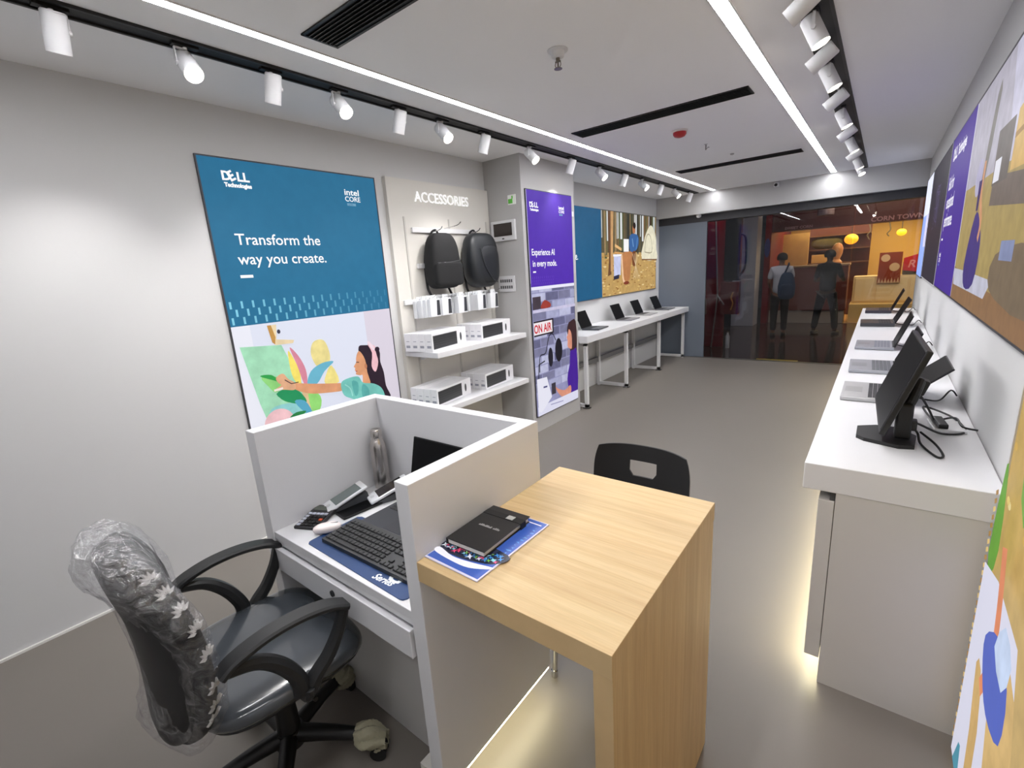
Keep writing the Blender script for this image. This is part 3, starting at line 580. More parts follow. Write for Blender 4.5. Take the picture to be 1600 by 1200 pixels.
# backpacks, hung on the hooks
def backpack(y, z, w_, h, d, label, roundy):
    r = empty('backpack', (BX + .03, y, z), 0, label, 'backpack', 'black backpacks on the display board')
    wf = (lambda t: (1 - .25 * max(0, t) ** 2, (1 - .26 * max(0, t) ** 1.5 if not roundy else 1 - .2 * abs(t - .1) ** 2.2)))
    MB().selip((d * .5, 0, 0), d * .5, w_ / 2, h / 2, .42, .55, wf=wf).build('body', DARKF if not roundy else mat('coated_fabric', (20, 24, 29), .45, noise_amt=.2, nscale=10, bump=.3, bscale=200), r, smooth=True)
    if not roundy:
        MB().selip((d * .84, .0, -h * .24), d * .24, w_ * .47, h * .22, .3, .4).build('front_pocket', DARKF, r, smooth=True)
        MB().tube([(d * 1.01, -w_ * .42, -.02), (d * 1.04, 0, -.015), (d * 1.0, w_ * .42, -.0)], .004, sm=4).build('zipper', Q(50, 50, 54, .4), r)
        MB().box(d * 1.03, d * 1.045, -.07, -.05, -.028, -.012, .002).build('logo_tag', CHROME, r)
    else:
        MB().selip((d * .86, .03, -h * .08), d * .2, w_ * .36, h * .36, .6, .8).build('front_pocket', mat('coated_fabric', (18, 21, 27), .4, bump=.3, bscale=150), r, smooth=True)
        MB().tube([(d * 1.0, -.10, .10), (d * 1.06, -.06, -.05), (d * 1.05, .02, -.16), (d * .95, .12, -.2)], .004, sm=4).build('zipper', Q(40, 42, 46, .35), r)
    MB().tube([(.02, -.04, h / 2 - .03), (.02, -.035, h / 2 + .01), (.03, 0, h / 2 + .03), (.02, .035, h / 2 + .01), (.02, .04, h / 2 - .03)], .009, sm=4).build('handle', DARKF, r, smooth=True)
    for s_ in (-1, 1):
        MB().tube([(.01, s_ * .09, h * .35), (-.012, s_ * .11, 0), (.0, s_ * .12, -h * .42), (.03, s_ * .12, -h / 2 - .04), (.05, s_ * .115 + .03, -h / 2 - .10), (.05, s_ * .11 + .03, -h / 2 - .16)], .010, sm=4).box(.042, .06, s_ * .11 + .018, s_ * .11 + .042, -h / 2 - .185, -h / 2 - .16).build('strap', DARKF, r, smooth=True)
backpack(2.87, 1.745, .33, .45, .17, 'slim black backpack with a front zip pocket, left one on the rails', False)
backpack(3.345, 1.74, .38, .48, .19, 'bulky round-shouldered black backpack, right one on the rails', True)

# small hanging packs
def small_pack(x, y, z, label, proto=[None]):
    if proto[0] is None:
        r = empty('hanging_pack', (x, y, z)); proto[0] = r
        MB().box(0, .036, -.055, .055, -.16, -.02, .002).box(.014, .02, -.03, .03, -.02, .012).build('carton', Q(222, 224, 228, .35), r)
        MB().face([(.0365, .01, -.15), (.0365, .05, -.15), (.0365, .05, -.03), (.0365, .02, -.03)]).build('printed_picture', Q(52, 54, 60, .3), r)
    else: r = copy_tree(proto[0]); r.location = (x, y, z)
    return tag(r, label, 'hanging pack', 'small white packs hanging on the board')
for gi, (y, n) in enumerate(((2.62, 5), (2.79, 4), (2.96, 5), (3.21, 5), (3.43, 4))):
    for k in range(n):
        small_pack(BX + .035 + k * .040, y + .012 * math.sin(k * 2.1 + gi), 1.455 + .003 * k, 'white hanging pack on the %s hook from left, %s' % (ordn[gi], 'front one with dark picture' if k == n - 1 else '%s out from the board' % ordn[k]))

# keyboard boxes on the shelves
def kb_box(cx, cy, z, rz, label):
    r = empty('keyboard_box', (cx, cy, z), rz)
    MB().box(-.034, .034, -.235, .235, 0, .145, .002).build('carton', Q(228, 228, 232, .35, noise_amt=.02), r)
    mb = MB(); mb.box(.0342, .0346, -.222, .10, .018, .126).m(1)
    for a in range(5):
        for b in range(20): mb.box(.0346, .0349, -.214 + b * .0155, -.214 + b * .0155 + .013, .026 + a * .019, .042 + a * .019)
    mb.m(0).prism([(.0342, .155 + .014 * math.cos(t * PI / 8), .072 + .035 * math.sin(t * PI / 8)) for t in range(16)], (.0004, 0, 0))
    mb.build('printed_picture', [Q(58, 60, 64, .35), Q(40, 42, 46, .4)], r)
    MB().box(-.02, .02, -.2354, -.2351, .03, .05).box(-.015, .015, -.2354, -.2351, .08, .085).build('end_label', Q(150, 152, 165, .5), r)
    return r
kb0 = None
for (cy, z, rz, pos) in ((2.70, 1.045, .16, 'upper shelf, left stack'), (3.31, 1.045, .10, 'upper shelf, right stack'), (2.70, .595, .14, 'lower shelf, left stack'), (3.31, .595, .10, 'lower shelf, right stack')):
    for k in range(4):
        d = k * .0705; cx = -2.80 - d * math.cos(rz) + (.0); y = cy - d * math.sin(rz)
        lb = 'white boxed keyboard on the %s, %s' % (pos, ['front box showing the keyboard picture', 'second box from the front', 'third box from the front', 'back box against the board'][k])
        if kb0 is None: kb0 = kb_box(cx, y, z, rz, lb); q = kb0
        else: q = copy_tree(kb0); q.location = (cx, y, z); q.rotation_euler = (0, 0, rz)
        tag(q, lb, 'box', 'white keyboard boxes on the shelves')

# pillar side face: breaker box, socket plate, sign
r = empty('breaker_box', (-2.878, 3.66, 1.91), 0, 'white framed electrical breaker box with a dark window on the pillar side', 'breaker box')
MB().box(-.145, .145, -.02, 0, 0, .185, .006).build('housing', WHITE, r)
MB().box(-.11, .108, -.024, -.02, .045, .16, .003).build('window', mat('smoked_window', (44, 36, 34), .15), r)
MB().box(-.012, .012, -.025, -.02, .016, .026, .002).build('latch', BLK, r)
r = empty('socket_plate', (-2.88, 3.66, 1.435), 0, 'white wall plate with two rows of switches and sockets below the breaker box', 'socket plate')
MB().box(-.1, .1, -.012, 0, 0, .15, .004).build('plate', WHITE, r)
mb = MB()
for a in range(2):
    for b in range(6): mb.box(-.075 + b * .026, -.058 + b * .026, -.016, -.012, .03 + a * .06, .058 + a * .06, .001)
mb.build('switches', Q(90, 90, 94, .4), r)
r = empty('evacuation_sign', (-2.765, 3.66, 2.225), 0, 'small white and green safety sign high on the pillar side', 'sign')
MB().box(-.045, .045, -.004, 0, 0, .085).build('plate', Q(232, 236, 230, .4), r)
MB().box(-.04, 0.01, -.0046, -.004, .01, .05).box(.0, .015, -.0046, -.004, .05, .075).build('green_marks', Q(96, 190, 70, .4), r)
MB((-2.655, 4.56, 2.2)).box(-2.655, -2.652, 4.53, 4.58, 2.15, 2.2).build('wall_sticker', Q(220, 220, 220), label='tiny pale sticker on the pillar edge beside the purple poster', cat='sticker')

# ================================================================ LAPTOPS
def laptop(loc, rz, label, group=None, body=(140, 142, 148), lidc=None, ang=20, w_=.33, d=.225, t=.016, h=.215, keys=(48, 50, 54)):
    """user side is local -y, lid hinged at +y and leaning back by ang degrees"""
    r = empty('laptop', loc, rz, label, 'laptop', group)
    B = Q(*body, .35, .4); K = Q(*keys, .5); LC = Q(*(lidc or body), .35, .4)
    MB().box(-w_ / 2, w_ / 2, -d / 2, d / 2, .002, t, .004).box(-w_ * .42, w_ * .42, -d * .42, -d * .38, 0, .002).box(-w_ * .42, w_ * .42, d * .38, d * .42, 0, .002).build('base', B, r)
    mb = MB(); kw = w_ * .88 / 14; y1 = d * .40
    for a in range(5):
        for b in range(14):
            if a == 4 and 3 < b < 9:
                if b == 4: mb.box(-w_ * .44 + b * kw + .001, -w_ * .44 + (b + 5) * kw - .001, y1 - (a + 1) * kw * .85 + .001, y1 - a * kw * .85 - .001, t, t + .0018)
                continue
            mb.box(-w_ * .44 + b * kw + .001, -w_ * .44 + (b + 1) * kw - .001, y1 - (a + 1) * kw * .85 + .001, y1 - a * kw * .85 - .001, t, t + .0018)
    mb.build('keyboard_keys', K, r)
    MB().box(-.055, .055, -d * .44, -d * .12, t, t + .0006).build('touchpad', Q(*[int(c * .88) for c in body], .3, .3), r)
    MB().cyl((-w_ * .4, d / 2 - .004, t), (w_ * .4, d / 2 - .004, t), .006, n=12).build('hinge', Q(40, 40, 44), r)
    T = Matrix.Translation((0, d / 2 - .002, t + .002)) @ Matrix.Rotation(-math.radians(ang), 4, 'X')
    mb = MB(); mb.T = T; mb.box(-w_ / 2, w_ / 2, .0, .008, 0, h, .003).build('lid', LC, r)
    mb = MB(); mb.T = T; mb.box(-w_ / 2 + .004, w_ / 2 - .004, -.0012, .0, .006, h - .004).build('screen', SCREEN, r)
    return r
GLl = 'laptops on the left counter'; GRl = 'laptops on the right counter'

# ================================================================ LEFT COUNTER
ZL = .865
r = empty('display_counter', (-2.82, 6.4, 0), 0, 'long white counter on square white steel frames along the left wall', 'counter'); o = r.location
MB(o).box(XL, -2.55, 4.62, 8.17, ZL - .08, ZL, .003).build('counter_top', WHITE, r)
for y in (4.70, 5.80, 6.98, 8.10):
    f = .02
    MB(o).box(-2.62 - f, -2.62 + f, y - f, y + f, 0, ZL - .08).box(-3.03 - f, -3.03 + f, y - f, y + f, 0, ZL - .08).box(-3.01, -2.60, y - f, y + f, .01, .05).box(-3.01, -2.60, y - f, y + f, ZL - .12, ZL - .08).build('leg_frame', SOFTW, r)
MB(o).box(-3.045, -3.02, 4.72, 8.08, .34, .40).build('rear_rail', Q(120, 120, 122), r)
for y in (4.70, 5.80, 6.98): MB(o).box(-2.66, -2.58, y - .028, y + .028, 0, .008).build('foot', BLK, r)
for i, (y, rz, body) in enumerate(((5.26, .10, (72, 74, 80)), (6.24, .06, (150, 150, 156)), (6.92, .05, (178, 178, 182)), (7.70, .04, (120, 122, 128)))):
    laptop((-2.785, y, ZL), PI / 2 + rz, 'open laptop on the left counter, %s' % ['dark grey, nearest the pillar', 'second from the pillar', 'third from the pillar, silver base', 'last one at the far end'][i], GLl, body=body, lidc=(30, 32, 38), ang=24, h=.22)
    mb = MB((-3.0, y, ZL)); mb.tube([(-2.93, y + .1, ZL + .012), (-3.0, y + .22, ZL + .006), (-3.04, y + .12, ZL + .03), (-3.02, y + .3, ZL + .006), (-3.06, y + .34, ZL + .05), (-3.07, y + .30, ZL + .004)], .004, sm=5)
    mb.build('cable', Q(60, 60, 64), label='grey charging cable looped behind the %s laptop on the left counter' % ordn[i], cat='cable', group='charging cables on the left counter', smooth=True)

# ================================================================ RIGHT COUNTER
ZR = .89
r = empty('display_counter', (.1, 4.6, 0), 0, 'long white-topped counter with grey cabinets along the right wall', 'counter'); o = r.location
MB(o).box(-.158, XR - .003, 1.84, 7.45, ZR - .097, ZR, .003).build('counter_top', WHITE, r)
MB(o).box(-.058, XR - .018, 1.842, 7.42, 0, ZR - .097).build('cabinet_body', GREYL, r)
MB(o).box(XR - .016, XR - .003, 1.846, 7.4, 0, ZR - .097).build('filler_strip', Q(70, 68, 66), r)
n = 9; L = (7.42 - 1.86) / n
for k in range(n):
    y0 = 1.842 + k * L
    dd = MB(o).box(-.108, -.060, y0 + (0 if k == 0 else .003), y0 + L - .003, .108, ZR - .13, .002).build('cabinet_door', GREYL, r)
MB(o).box(-.075, -.06, 1.85, 7.42, ZR - .13, ZR - .097).build('finger_groove', Q(60, 60, 62), r)
MB(o).box(-.100, -.062, 1.9, 7.4, .098, .106).build('led_strip', LED, r)
spec = [(2.93, (176, 176, 178), 47, .225, (40, 40, 44), .0), (3.61, (160, 162, 170), 22, .23, (90, 92, 98), .02), (4.46, (158, 160, 168), 20, .23, (120, 122, 132), .0), (5.80, (66, 66, 70), 24, .26, (40, 40, 44), .03), (7.0, (60, 56, 66), 22, .24, (40, 40, 44), .0)]
for i, (y, body, ang, dd, kc, rz) in enumerate(spec):
    laptop((.0, y, ZR), -PI / 2 + rz, ['silver laptop with its lid leaning far back, right behind the monitor', 'silver laptop half hidden behind the monitor, second from it', 'silver laptop in the middle of the right counter, third behind the monitor', 'thick dark laptop on the right counter, second from the far end', 'dark laptop at the far end of the right counter'][i], GRl, body=body, lidc=(28, 28, 32), ang=ang, d=dd, w_=.35, t=.022 if i < 3 else .034, h=.24, keys=kc)
    MB((.2, y, ZR)).tube([(.125, y + .04, ZR + .014), (.18, y, ZR + .006), (.22, y - .1, ZR + .02), (.27, y - .02, ZR + .005), (.31, y + .05, ZR + .04), (.335, y + .06, ZR + .012)], .0035, sm=5).build('cable', BLK, label='dark charging cable behind the %s laptop on the right counter' % ordn[i], cat='cable', group='charging cables on the right counter', smooth=True)

# monitor
r = empty('monitor', (.075, 2.24, ZR), 0, 'black desktop monitor on a wedge-cornered base, near end of the right counter', 'monitor')
pts = [(-.10, .075), (-.10, -.045), (-.075, -.075), (.03, -.115), (.075, -.10), (.085, .03), (.03, .115), (-.04, .115)]
MB().prism([(x, y, 0) for x, y in pts], (0, 0, .014)).build('stand_base', BLK, r)
MB().box(.015, .065, -.032, .032, .012, .15, .008).tube([(.045, 0, .13), (.06, 0, .18), (.075, .06, .22)], .018, n=12, sm=3).box(.05, .08, -.02, .02, .045, .085, .004).build('stand_post', BLK, r)
T = Matrix.Translation((-.043, .12, .06)) @ Matrix.Rotation(math.radians(2), 4, 'Z') @ Matrix.Rotation(math.radians(18), 4, 'Y')
mb = MB(); mb.T = T; mb.box(0, .02, -.275, .275, 0, .33, .004).box(.02, .045, -.12, .12, .06, .26, .01).build('housing', BLK, r)
mb = MB(); mb.T = T; mb.box(-.001, .0, -.267, .267, .016, .323).build('screen', SCREEN, r)
mb = MB(); mb.T = T; mb.box(.04, .10, -.03, .03, .13, .19, .006).build('mount', BLK, r)
mb = MB((.2, 2.4, ZR))
mb.tube([(.10, 2.27, ZR + .24), (.17, 2.34, ZR + .14), (.22, 2.5, ZR + .02), (.2, 2.7, ZR + .02), (.29, 2.62, ZR + .006), (.31, 2.42, ZR + .006), (.24, 2.36, ZR + .006), (.17, 2.3, ZR + .05), (.13, 2.25, ZR + .08)], .0042, sm=7)
mb.tube([(.13, 2.22, ZR + .07), (.16, 2.26, ZR + .03), (.17, 2.2, ZR + .006), (.205, 2.08, ZR + .006), (.225, 2.10, ZR + .006), (.21, 2.2, ZR + .012), (.17, 2.27, ZR + .03)], .004, sm=7)
mb.build('cable', BLK, label='black monitor cables looping over the counter towards the wall', cat='cable', smooth=True)
r = empty('cable_hub', (.255, 2.47, ZR), .1, 'white cable outlet with a black plug strip on the right counter', 'cable hub')
MB().box(-.045, .055, -.07, .07, 0, .012, .003).build('outlet_plate', WHITE, r)
MB().box(-.03, .0, -.062, .062, .012, .03, .003).build('plug_strip', BLK, r)
MB().tube([(.0, .05, .02), (.04, .05, .03), (.05, -.02, .015), (.09, -.04, .012)], .004, sm=5).build('plug_lead', BLK, r, smooth=True)

# ================================================================ RECEPTION CUBICLE
WT = .722
r = empty('reception_desk', (-1.33, .95, 0), 0, 'white cubicle reception desk with high side panels and a drawer', 'desk'); o = r.location
MB(o).box(-1.787, -1.722, .67, 1.24, .0, 1.115, .002).build('side_panel', WHITE, r)
MB(o).box(-.937, -.884, .67, 1.24, .118, 1.115, .002).build('side_panel', WHITE, r)
MB(o).box(-1.722, -.937, 1.195, 1.24, .118, 1.115, .002).build('rear_panel', WHITE, r)
MB(o).box(-1.722, -.937, .675, 1.195, WT - .03, WT, .002).box(-1.722, -.937, .680, .70, WT - .052, WT - .032).build('worktop', WHITE, r)
dq = MB(o).box(-1.716, -.943, .660, .678, .575, WT - .056, .002).box(-1.70, -.96, .678, 1.08, .585, WT - .07).build('drawer', WHITE, r)
MB(o).cyl((-1.33, .6605, .628), (-1.33, .655, .628), .011, n=24).box(-1.3315, -1.3285, .653, .656, .622, .634).build('lock', Q(70, 70, 74, .3, .8), dq)
MB(o).box(-1.722, -.937, .80, .82, .0, .60).build('modesty_panel', GREYL, r)
MB(o).box(-1.02, -.965, .69, 1.22, .0, .118).build('plinth', Q(206, 204, 198, .5), r)
MB(o).box(-.904, -.888, .70, 1.23, .108, .116).build('led_strip', LED, r)
# oak table
r = empty('oak_table', (-.6, 1.0, 0), 0, 'light oak laminate table with a solid end slab, joined to the white cubicle', 'table'); o = r.location
MB(o).box(-.883, -.335, .668, 1.362, .845, .9015, .001).build('table_top', WOOD, r)
MB(o).box(-.379, -.336, .672, 1.358, 0, .845, .001).build('leg', WOOD, r)

# magazine / mat and notebook
r = empty('magazine', (-.785, .845, .9015), -.02, 'blue glossy magazine with coloured lettering lying under the black notebook', 'magazine')
MB().box(-.094, .094, -.152, .152, 0, .004, .0015).build('pages', Q(206, 204, 226, .25), r)
mb = MB(); mb.m(0).box(-.090, .090, -.146, .148, .004, .0042)
mb.m(1).prism([(x, y, .0043) for x, y in smooth_pts([(-.09, -.10), (-.03, -.108), (.03, -.10), (.09, -.075), (.09, -.03), (-.09, -.03)], 4)], (0, 0, .0001))
mb.m(2).prism([(x, y, .0044) for x, y in smooth_pts([(-.09, -.12), (-.02, -.128), (.04, -.125), (.09, -.10), (.09, -.092), (.03, -.105), (-.03, -.112), (-.09, -.10)], 4)], (0, 0, .0001))
rr = random.Random(4)
for k in range(46):
    x = -.085 + k * .0038; y = -.092 + .022 * max(0, x / .09) + rr.random() * .03; mb.m(2 + rr.randrange(5)); q = .003 + rr.random() * .007
    mb.prism([(x + q * math.cos(t * PI / 4) * (1.5 if t % 2 else .5), y + q * math.sin(t * PI / 4) * (1.5 if t % 2 else .5), .0046) for t in range(8)], (0, 0, .0001))
for k in range(12): mb.m(3).prism([(.07 + rr.random() * .015 + .004 * math.cos(t), -.04 + k * .014 + .004 * math.sin(t), .0046) for t in (0, 1.5, 3, 4.5)], (0, 0, .0001))
mb.m(2).box(.02, .08, .13, .134, .0043, .0045)
mb.build('cover_print', [Q(58, 92, 178, .2), Q(26, 34, 62, .2), Q(240, 240, 250, .3), Q(60, 140, 210, .3), Q(230, 60, 110, .3), Q(150, 220, 235, .3), Q(120, 190, 60, .3)], r)
r = empty('notebook', (-.805, .872, .9062), .02, 'black hardcover notebook with a pen loop lying on the blue magazine', 'notebook')
MB().box(-.066, .064, -.102, .102, 0, .002, .001).box(-.068, .066, -.104, .104, .0155, .018, .001).box(-.070, -.066, -.104, .104, 0, .018, .001).build('cover', Q(26, 26, 29, .45), r)
MB().box(-.065, .060, -.100, .100, .002, .0155).build('pages', Q(228, 226, 222, .7), r)
MB().box(-.069, .0675, .054, .078, .018, .0192).box(.0665, .0685, .054, .078, .0, .0192).build('band', Q(16, 16, 18, .6), r)
MB().box(.012, .036, .056, .076, .0192, .0204, .001).build('silver_tag', Q(205, 210, 212, .25, .6), r)
mb = MB()
for k in range(13):
    if k != 8: mb.box(-.036 + k * .0056, -.0315 + k * .0056, -.006, .000 + (.003 if k % 3 else 0), .018, .0183)
mb.build('lettering', Q(150, 150, 152, .4), r)

# desk mat, keyboard, laptop, phones, calculator, mouse, bottle
r = empty('desk_mat', (-1.26, .81, WT), .0, 'dark blue desk mat with white lettering under the keyboard', 'desk mat')
MB().prism([(x, y, 0) for x, y in [(-.275, -.09), (-.272, -.102), (-.262, -.110), (.25, -.122), (.262, -.119), (.27, -.108), (.27, .10), (.25, .11), (-.26, .11), (-.275, .1)]], (0, 0, .003)).build('mat', mat('mat_print', (22, 56, 104), .55, noise_amt=.3, nscale=5), r)
MB().text('G', (.135, -.085, .0034), (1, .06, 0), (0, 1, 0), .075, .002, shear=.2, sx=1.1).text('Series', (.095, -.105, .0034), (1, .05, 0), (0, 1, 0), .036, .0008, shear=.3).build('lettering', Q(235, 240, 245, .5), r)
r = empty('keyboard', (-1.265, .81, WT + .003), .02, 'black full-size keyboard on the blue desk mat in front of the laptop', 'keyboard')
MB().prism([(-.225, -.072, 0), (-.225, .072, 0), (-.225, .072, .024), (-.225, -.072, .014)], (.45, 0, 0)).build('case', Q(40, 41, 44, .5), r)
mb = MB()
def keyrow(x0, x1, y, n, z, h=.0175):
    s_ = (x1 - x0) / n
    for k in range(n):
        mb.T = Matrix.Translation((0, 0, z)); mb.box(x0 + k * s_ + .0012, x0 + (k + 1) * s_ - .0012, y, y + h - .0024, 0, .005, .0015, 1)
for q in range(6):
    y = -.062 + q * .0205; z = .0145 + (y + .072) / .144 * .010
    if q == 0: keyrow(-.218, -.16, y, 3, z); keyrow(-.16, -.05, y, 1, z); keyrow(-.05, .075, y, 6, z)
    else: keyrow(-.218, .075, y, 15, z)
    if q in (0, 3, 4, 5): keyrow(.082, .139, y, 3, z)
    if q == 1: keyrow(.101, .120, y, 1, z)
    keyrow(.146, .218, y, 4, z)
mb.T = None
mb.build('keys', Q(30, 31, 34, .45), r)
laptop((-1.30, 1.005, WT), .0, 'dark grey open laptop behind the keyboard inside the cubicle', None, body=(66, 68, 74), lidc=(26, 27, 30), ang=14, w_=.36, d=.245, h=.245, keys=(34, 34, 38))
r = empty('calculator', (-1.66, .815, WT), .42, 'black desk calculator with one orange key near the worktop edge', 'calculator')
T = Matrix.Rotation(math.radians(5), 4, 'X')
mb = MB(); mb.T = T; mb.box(-.05, .05, -.075, .075, .004, .018, .004); mb.T = None; mb.box(-.04, .04, .04, .06, 0, .012); mb.build('case', Q(32, 32, 35, .45), r)
mb = MB(); mb.T = T; mb.m(0).box(-.04, .04, .036, .062, .018, .0195); mb.build('display', Q(92, 98, 92, .15), r)
mb = MB(); mb.T = T
for a_ in range(5):
    for b_ in range(5): mb.m(1 if (a_ == 2 and b_ == 4) else 2 if (a_ == 4 or b_ == 0) else 0).box(-.042 + b_ * .0175, -.028 + b_ * .0175, -.068 + a_ * .018, -.055 + a_ * .018, .018, .022, .001, 1)
mb.build('keys', [Q(22, 22, 24, .4), Q(206, 84, 50, .4), Q(196, 200, 216, .4)], r)
r = empty('mobile_phone', (-1.585, .955, WT), -.12, 'black phone lying flat left of the laptop', 'phone')
MB().box(-.037, .037, -.085, .085, 0, .009, .003).build('case', BLK, r)
MB().box(-.034, .034, -.081, .081, .009, .0095).build('screen', SCREEN, r)
r = empty('computer_mouse', (-1.538, .785, WT + .002), .9, 'small white mouse beside the corner of the keyboard', 'mouse')
MB().selip((0, 0, .016), .05, .026, .017, .8, .9).build('shell', Q(232, 222, 220, .3), r, smooth=True)
MB().box(.014, .04, -.001, .001, .030, .0335).build('scroll_wheel', Q(150, 150, 152), r)
def stand_phone(loc, rz, label, scr):
    r = empty('card_terminal', loc, rz, label, 'card terminal', 'white card terminals on the worktop')
    MB().prism([(-.036, -.08, 0), (-.036, .08, 0), (-.036, .07, .045), (-.036, -.07, .012)], (.072, 0, 0)).build('stand', Q(70, 72, 76, .4), r)
    T = Matrix.Translation((0, -.01, .034)) @ Matrix.Rotation(math.radians(17), 4, 'X')
    mb = MB(); mb.T = T; mb.box(-.041, .041, -.09, .09, 0, .014, .006).build('case', Q(222, 224, 228, .3), r)
    mb = MB(); mb.T = T; mb.box(-.034, .034, -.05, .066, .014, .0147).build('screen', scr, r)
    mb = MB(); mb.T = T; mb.cyl((0, -.07, .014), (0, -.07, .0155), .009, n=16).build('button', Q(200, 202, 206, .3), r)
stand_phone((-1.66, .955, WT), -.22, 'white card terminal with a grey screen beside the left panel, behind the calculator', Q(112, 122, 122, .2))
stand_phone((-1.555, 1.095, WT), -.38, 'white card terminal with a dark screen between the bottle and the laptop', mat('dark_lcd', (36, 32, 34), .12))
r = empty('water_bottle', (-1.675, 1.14, WT), 0, 'tall brushed steel water bottle in the far left corner of the cubicle', 'bottle')
MB().lathe((0, 0, 0), [(.030, 0), (.034, .004), (.0345, .03), (.0345, .19), (.033, .205), (.026, .222), (.022, .228), (.022, .235)]).build('body', STEEL, r, smooth=True)
MB().lathe((0, 0, 0), [(.0235, .234), (.0245, .238), (.0245, .262), (.022, .268), (.015, .27)]).build('cap', STEEL, r, smooth=True)

# ================================================================ VISITOR CHAIR
r = empty('visitor_chair', (-.725, 1.56, 0), .02, 'black plastic shell chair with a slot in its back, behind the oak table', 'chair')
# back rest: curved sheet with a trapezoid slot
nu, nv = 28, 18
def bpt(a, b):       # a across -1..1, b up 0..1
    hw = .205 + .0 * b - .018 * max(0, (b - .75) / .25) ** 2 + .006 * (1 - b)
    if abs(b - 12 / 18) < .01 and abs(a) < .29: a *= .74
    x = a * hw; z = .46 + b * .405 - .02 * abs(a) ** 4 * max(0, b - .5)
    y = .175 + .05 * b - .045 * (abs(a) ** 2.2) * 1.0
    return Vector((x, y, z))
mb = MB(); vs = {}
def vtx(i, j, off):
    k_ = (i, j, off)
    if k_ not in vs: p = bpt(-1 + 2 * i / nu, j / nv); vs[k_] = mb.bm.verts.new((p.x, p.y + off * .008, p.z))
    return vs[k_]
hole = lambda i, j: 12 <= j <= 14 and 10 <= i <= 17
for i in range(nu):
    for j in range(nv):
        if hole(i, j): continue
        mb.bm.faces.new((vtx(i, j, 0), vtx(i + 1, j, 0), vtx(i + 1, j + 1, 0), vtx(i, j + 1, 0))); mb.bm.faces.new((vtx(i, j, 1), vtx(i, j + 1, 1), vtx(i + 1, j + 1, 1), vtx(i + 1, j, 1)))
        for (p, q_, ii, jj) in (((i, j), (i + 1, j), i, j - 1), ((i + 1, j + 1), (i, j + 1), i, j + 1), ((i, j + 1), (i, j), i - 1, j), ((i + 1, j), (i + 1, j + 1), i + 1, j)):
            if not (0 <= ii < nu and 0 <= jj < nv) or hole(ii, jj): mb.bm.faces.new((vtx(*p, 0), vtx(*p, 1), vtx(*q_, 1), vtx(*q_, 0)))
mb.build('backrest', mat('matte_black_plastic', (20, 20, 22), .45, bump=.2, bscale=500), r, smooth=True)
def spt(a, b):
    x = (a - .5) * .42; y = -.22 + b * .42; z = .455 - .02 * math.sin(PI * a) - .012 * math.sin(PI * b) - .03 * max(0, .25 - b) ** 1 * 2 + .05 * max(0, b - .85) * 3
    return (x, y, z)
mb = MB(); mb.grid(spt, 16, 16); mb.grid(lambda a, b: (spt(a, b)[0], spt(a, b)[1], spt(a, b)[2] - .01), 16, 16)
mb.build('seat', mat('matte_black_plastic', (20, 20, 22), .45), r, smooth=True)
for (x, y) in ((-.19, -.21), (.19, -.21), (-.19, .21), (.19, .21)):
    MB().tube([(x * 1.0, y * 1.22, .01), (x * .98, y * 1.1, .2), (x * .9, y * .9, .42), (x * .6, y * .8, .435)], .011, n=12, sm=4).cyl((x, y * 1.22, 0), (x, y * 1.22, .03), .014, n=14).build('leg', CHROME, r, smooth=True)

# ================================================================ OFFICE CHAIR
r = empty('office_chair', (-1.475, .50, 0), math.radians(-6), 'black office chair with looped armrests, still wrapped in clear plastic', 'office chair')
BLKA = mat('armrest_plastic', (27, 28, 30), .5, noise_amt=.05)
FABR = mat('seat_fabric', (30, 37, 46), .6, noise_amt=.15, nscale=6)
SEATW = mat('wrapped_seat', (66, 71, 77), .22, noise_amt=.35, nscale=4, coat=.7, bump=.6, bscale=9)
def seat_fn(z0, th, k):
    def fn(a, b):
        u = 2 * PI * a; v = PI * (b - .5) * .9999; e = .55
        pw = lambda q, e_: math.copysign(abs(q) ** e_, q)
        cz = pw(math.sin(v), .7); kk = abs(math.cos(v)) ** .4
        x = .255 * k * kk * pw(math.cos(u), e); y = .245 * k * kk * pw(math.sin(u), e)
        dish = .012 * (x / .25) ** 2 - .025 * max(0, (y - .12) / .12) ** 2
        return (x, y, z0 + th * cz + dish)
    return fn
MB().grid(seat_fn(.462, .04, 1), 48, 20, True).build('seat', SEATW, r, smooth=True)
MB().grid(seat_fn(.435, .022, .96), 40, 10, True).build('seat_shell', BLK, r, smooth=True)
def back_shape(off, grow=0.):
    def fn(a, b):
        u = 2 * PI * a; pw = lambda q, e_: math.copysign(abs(q) ** e_, q)
        v = PI * (b - .5) * .9999; zz = pw(math.sin(v), .75); kk = abs(math.cos(v)) ** .45
        z = .70 + (.29 + grow) * zz
        wz = 1 - .14 * max(0, zz) ** 2 - .10 * max(0, -zz) ** 2
        x = (.235 + grow) * wz * kk * pw(math.cos(u), .5); y = (.045 + grow * .5) * kk * pw(math.sin(u), .7)
        cy = -.29 + .04 * math.cos((z - .66) * 4.6) - .05 * max(0, z - .8) * 1.6 + .04 * (x / .23) ** 2
        return (x, cy + y + off, z)
    return fn
MB().grid(back_shape(0), 48, 28, True).build('backrest', DARKF, r, smooth=True)
MB().grid(lambda a, b: (lambda p: (p[0] * .95, p[1] - .022, .70 + (p[2] - .70) * .96))(back_shape(0)(a, b)), 40, 22, True).build('back_shell', BLKA, r, smooth=True)
mb = MB()                                              # white leaf pattern along the near side of the backrest
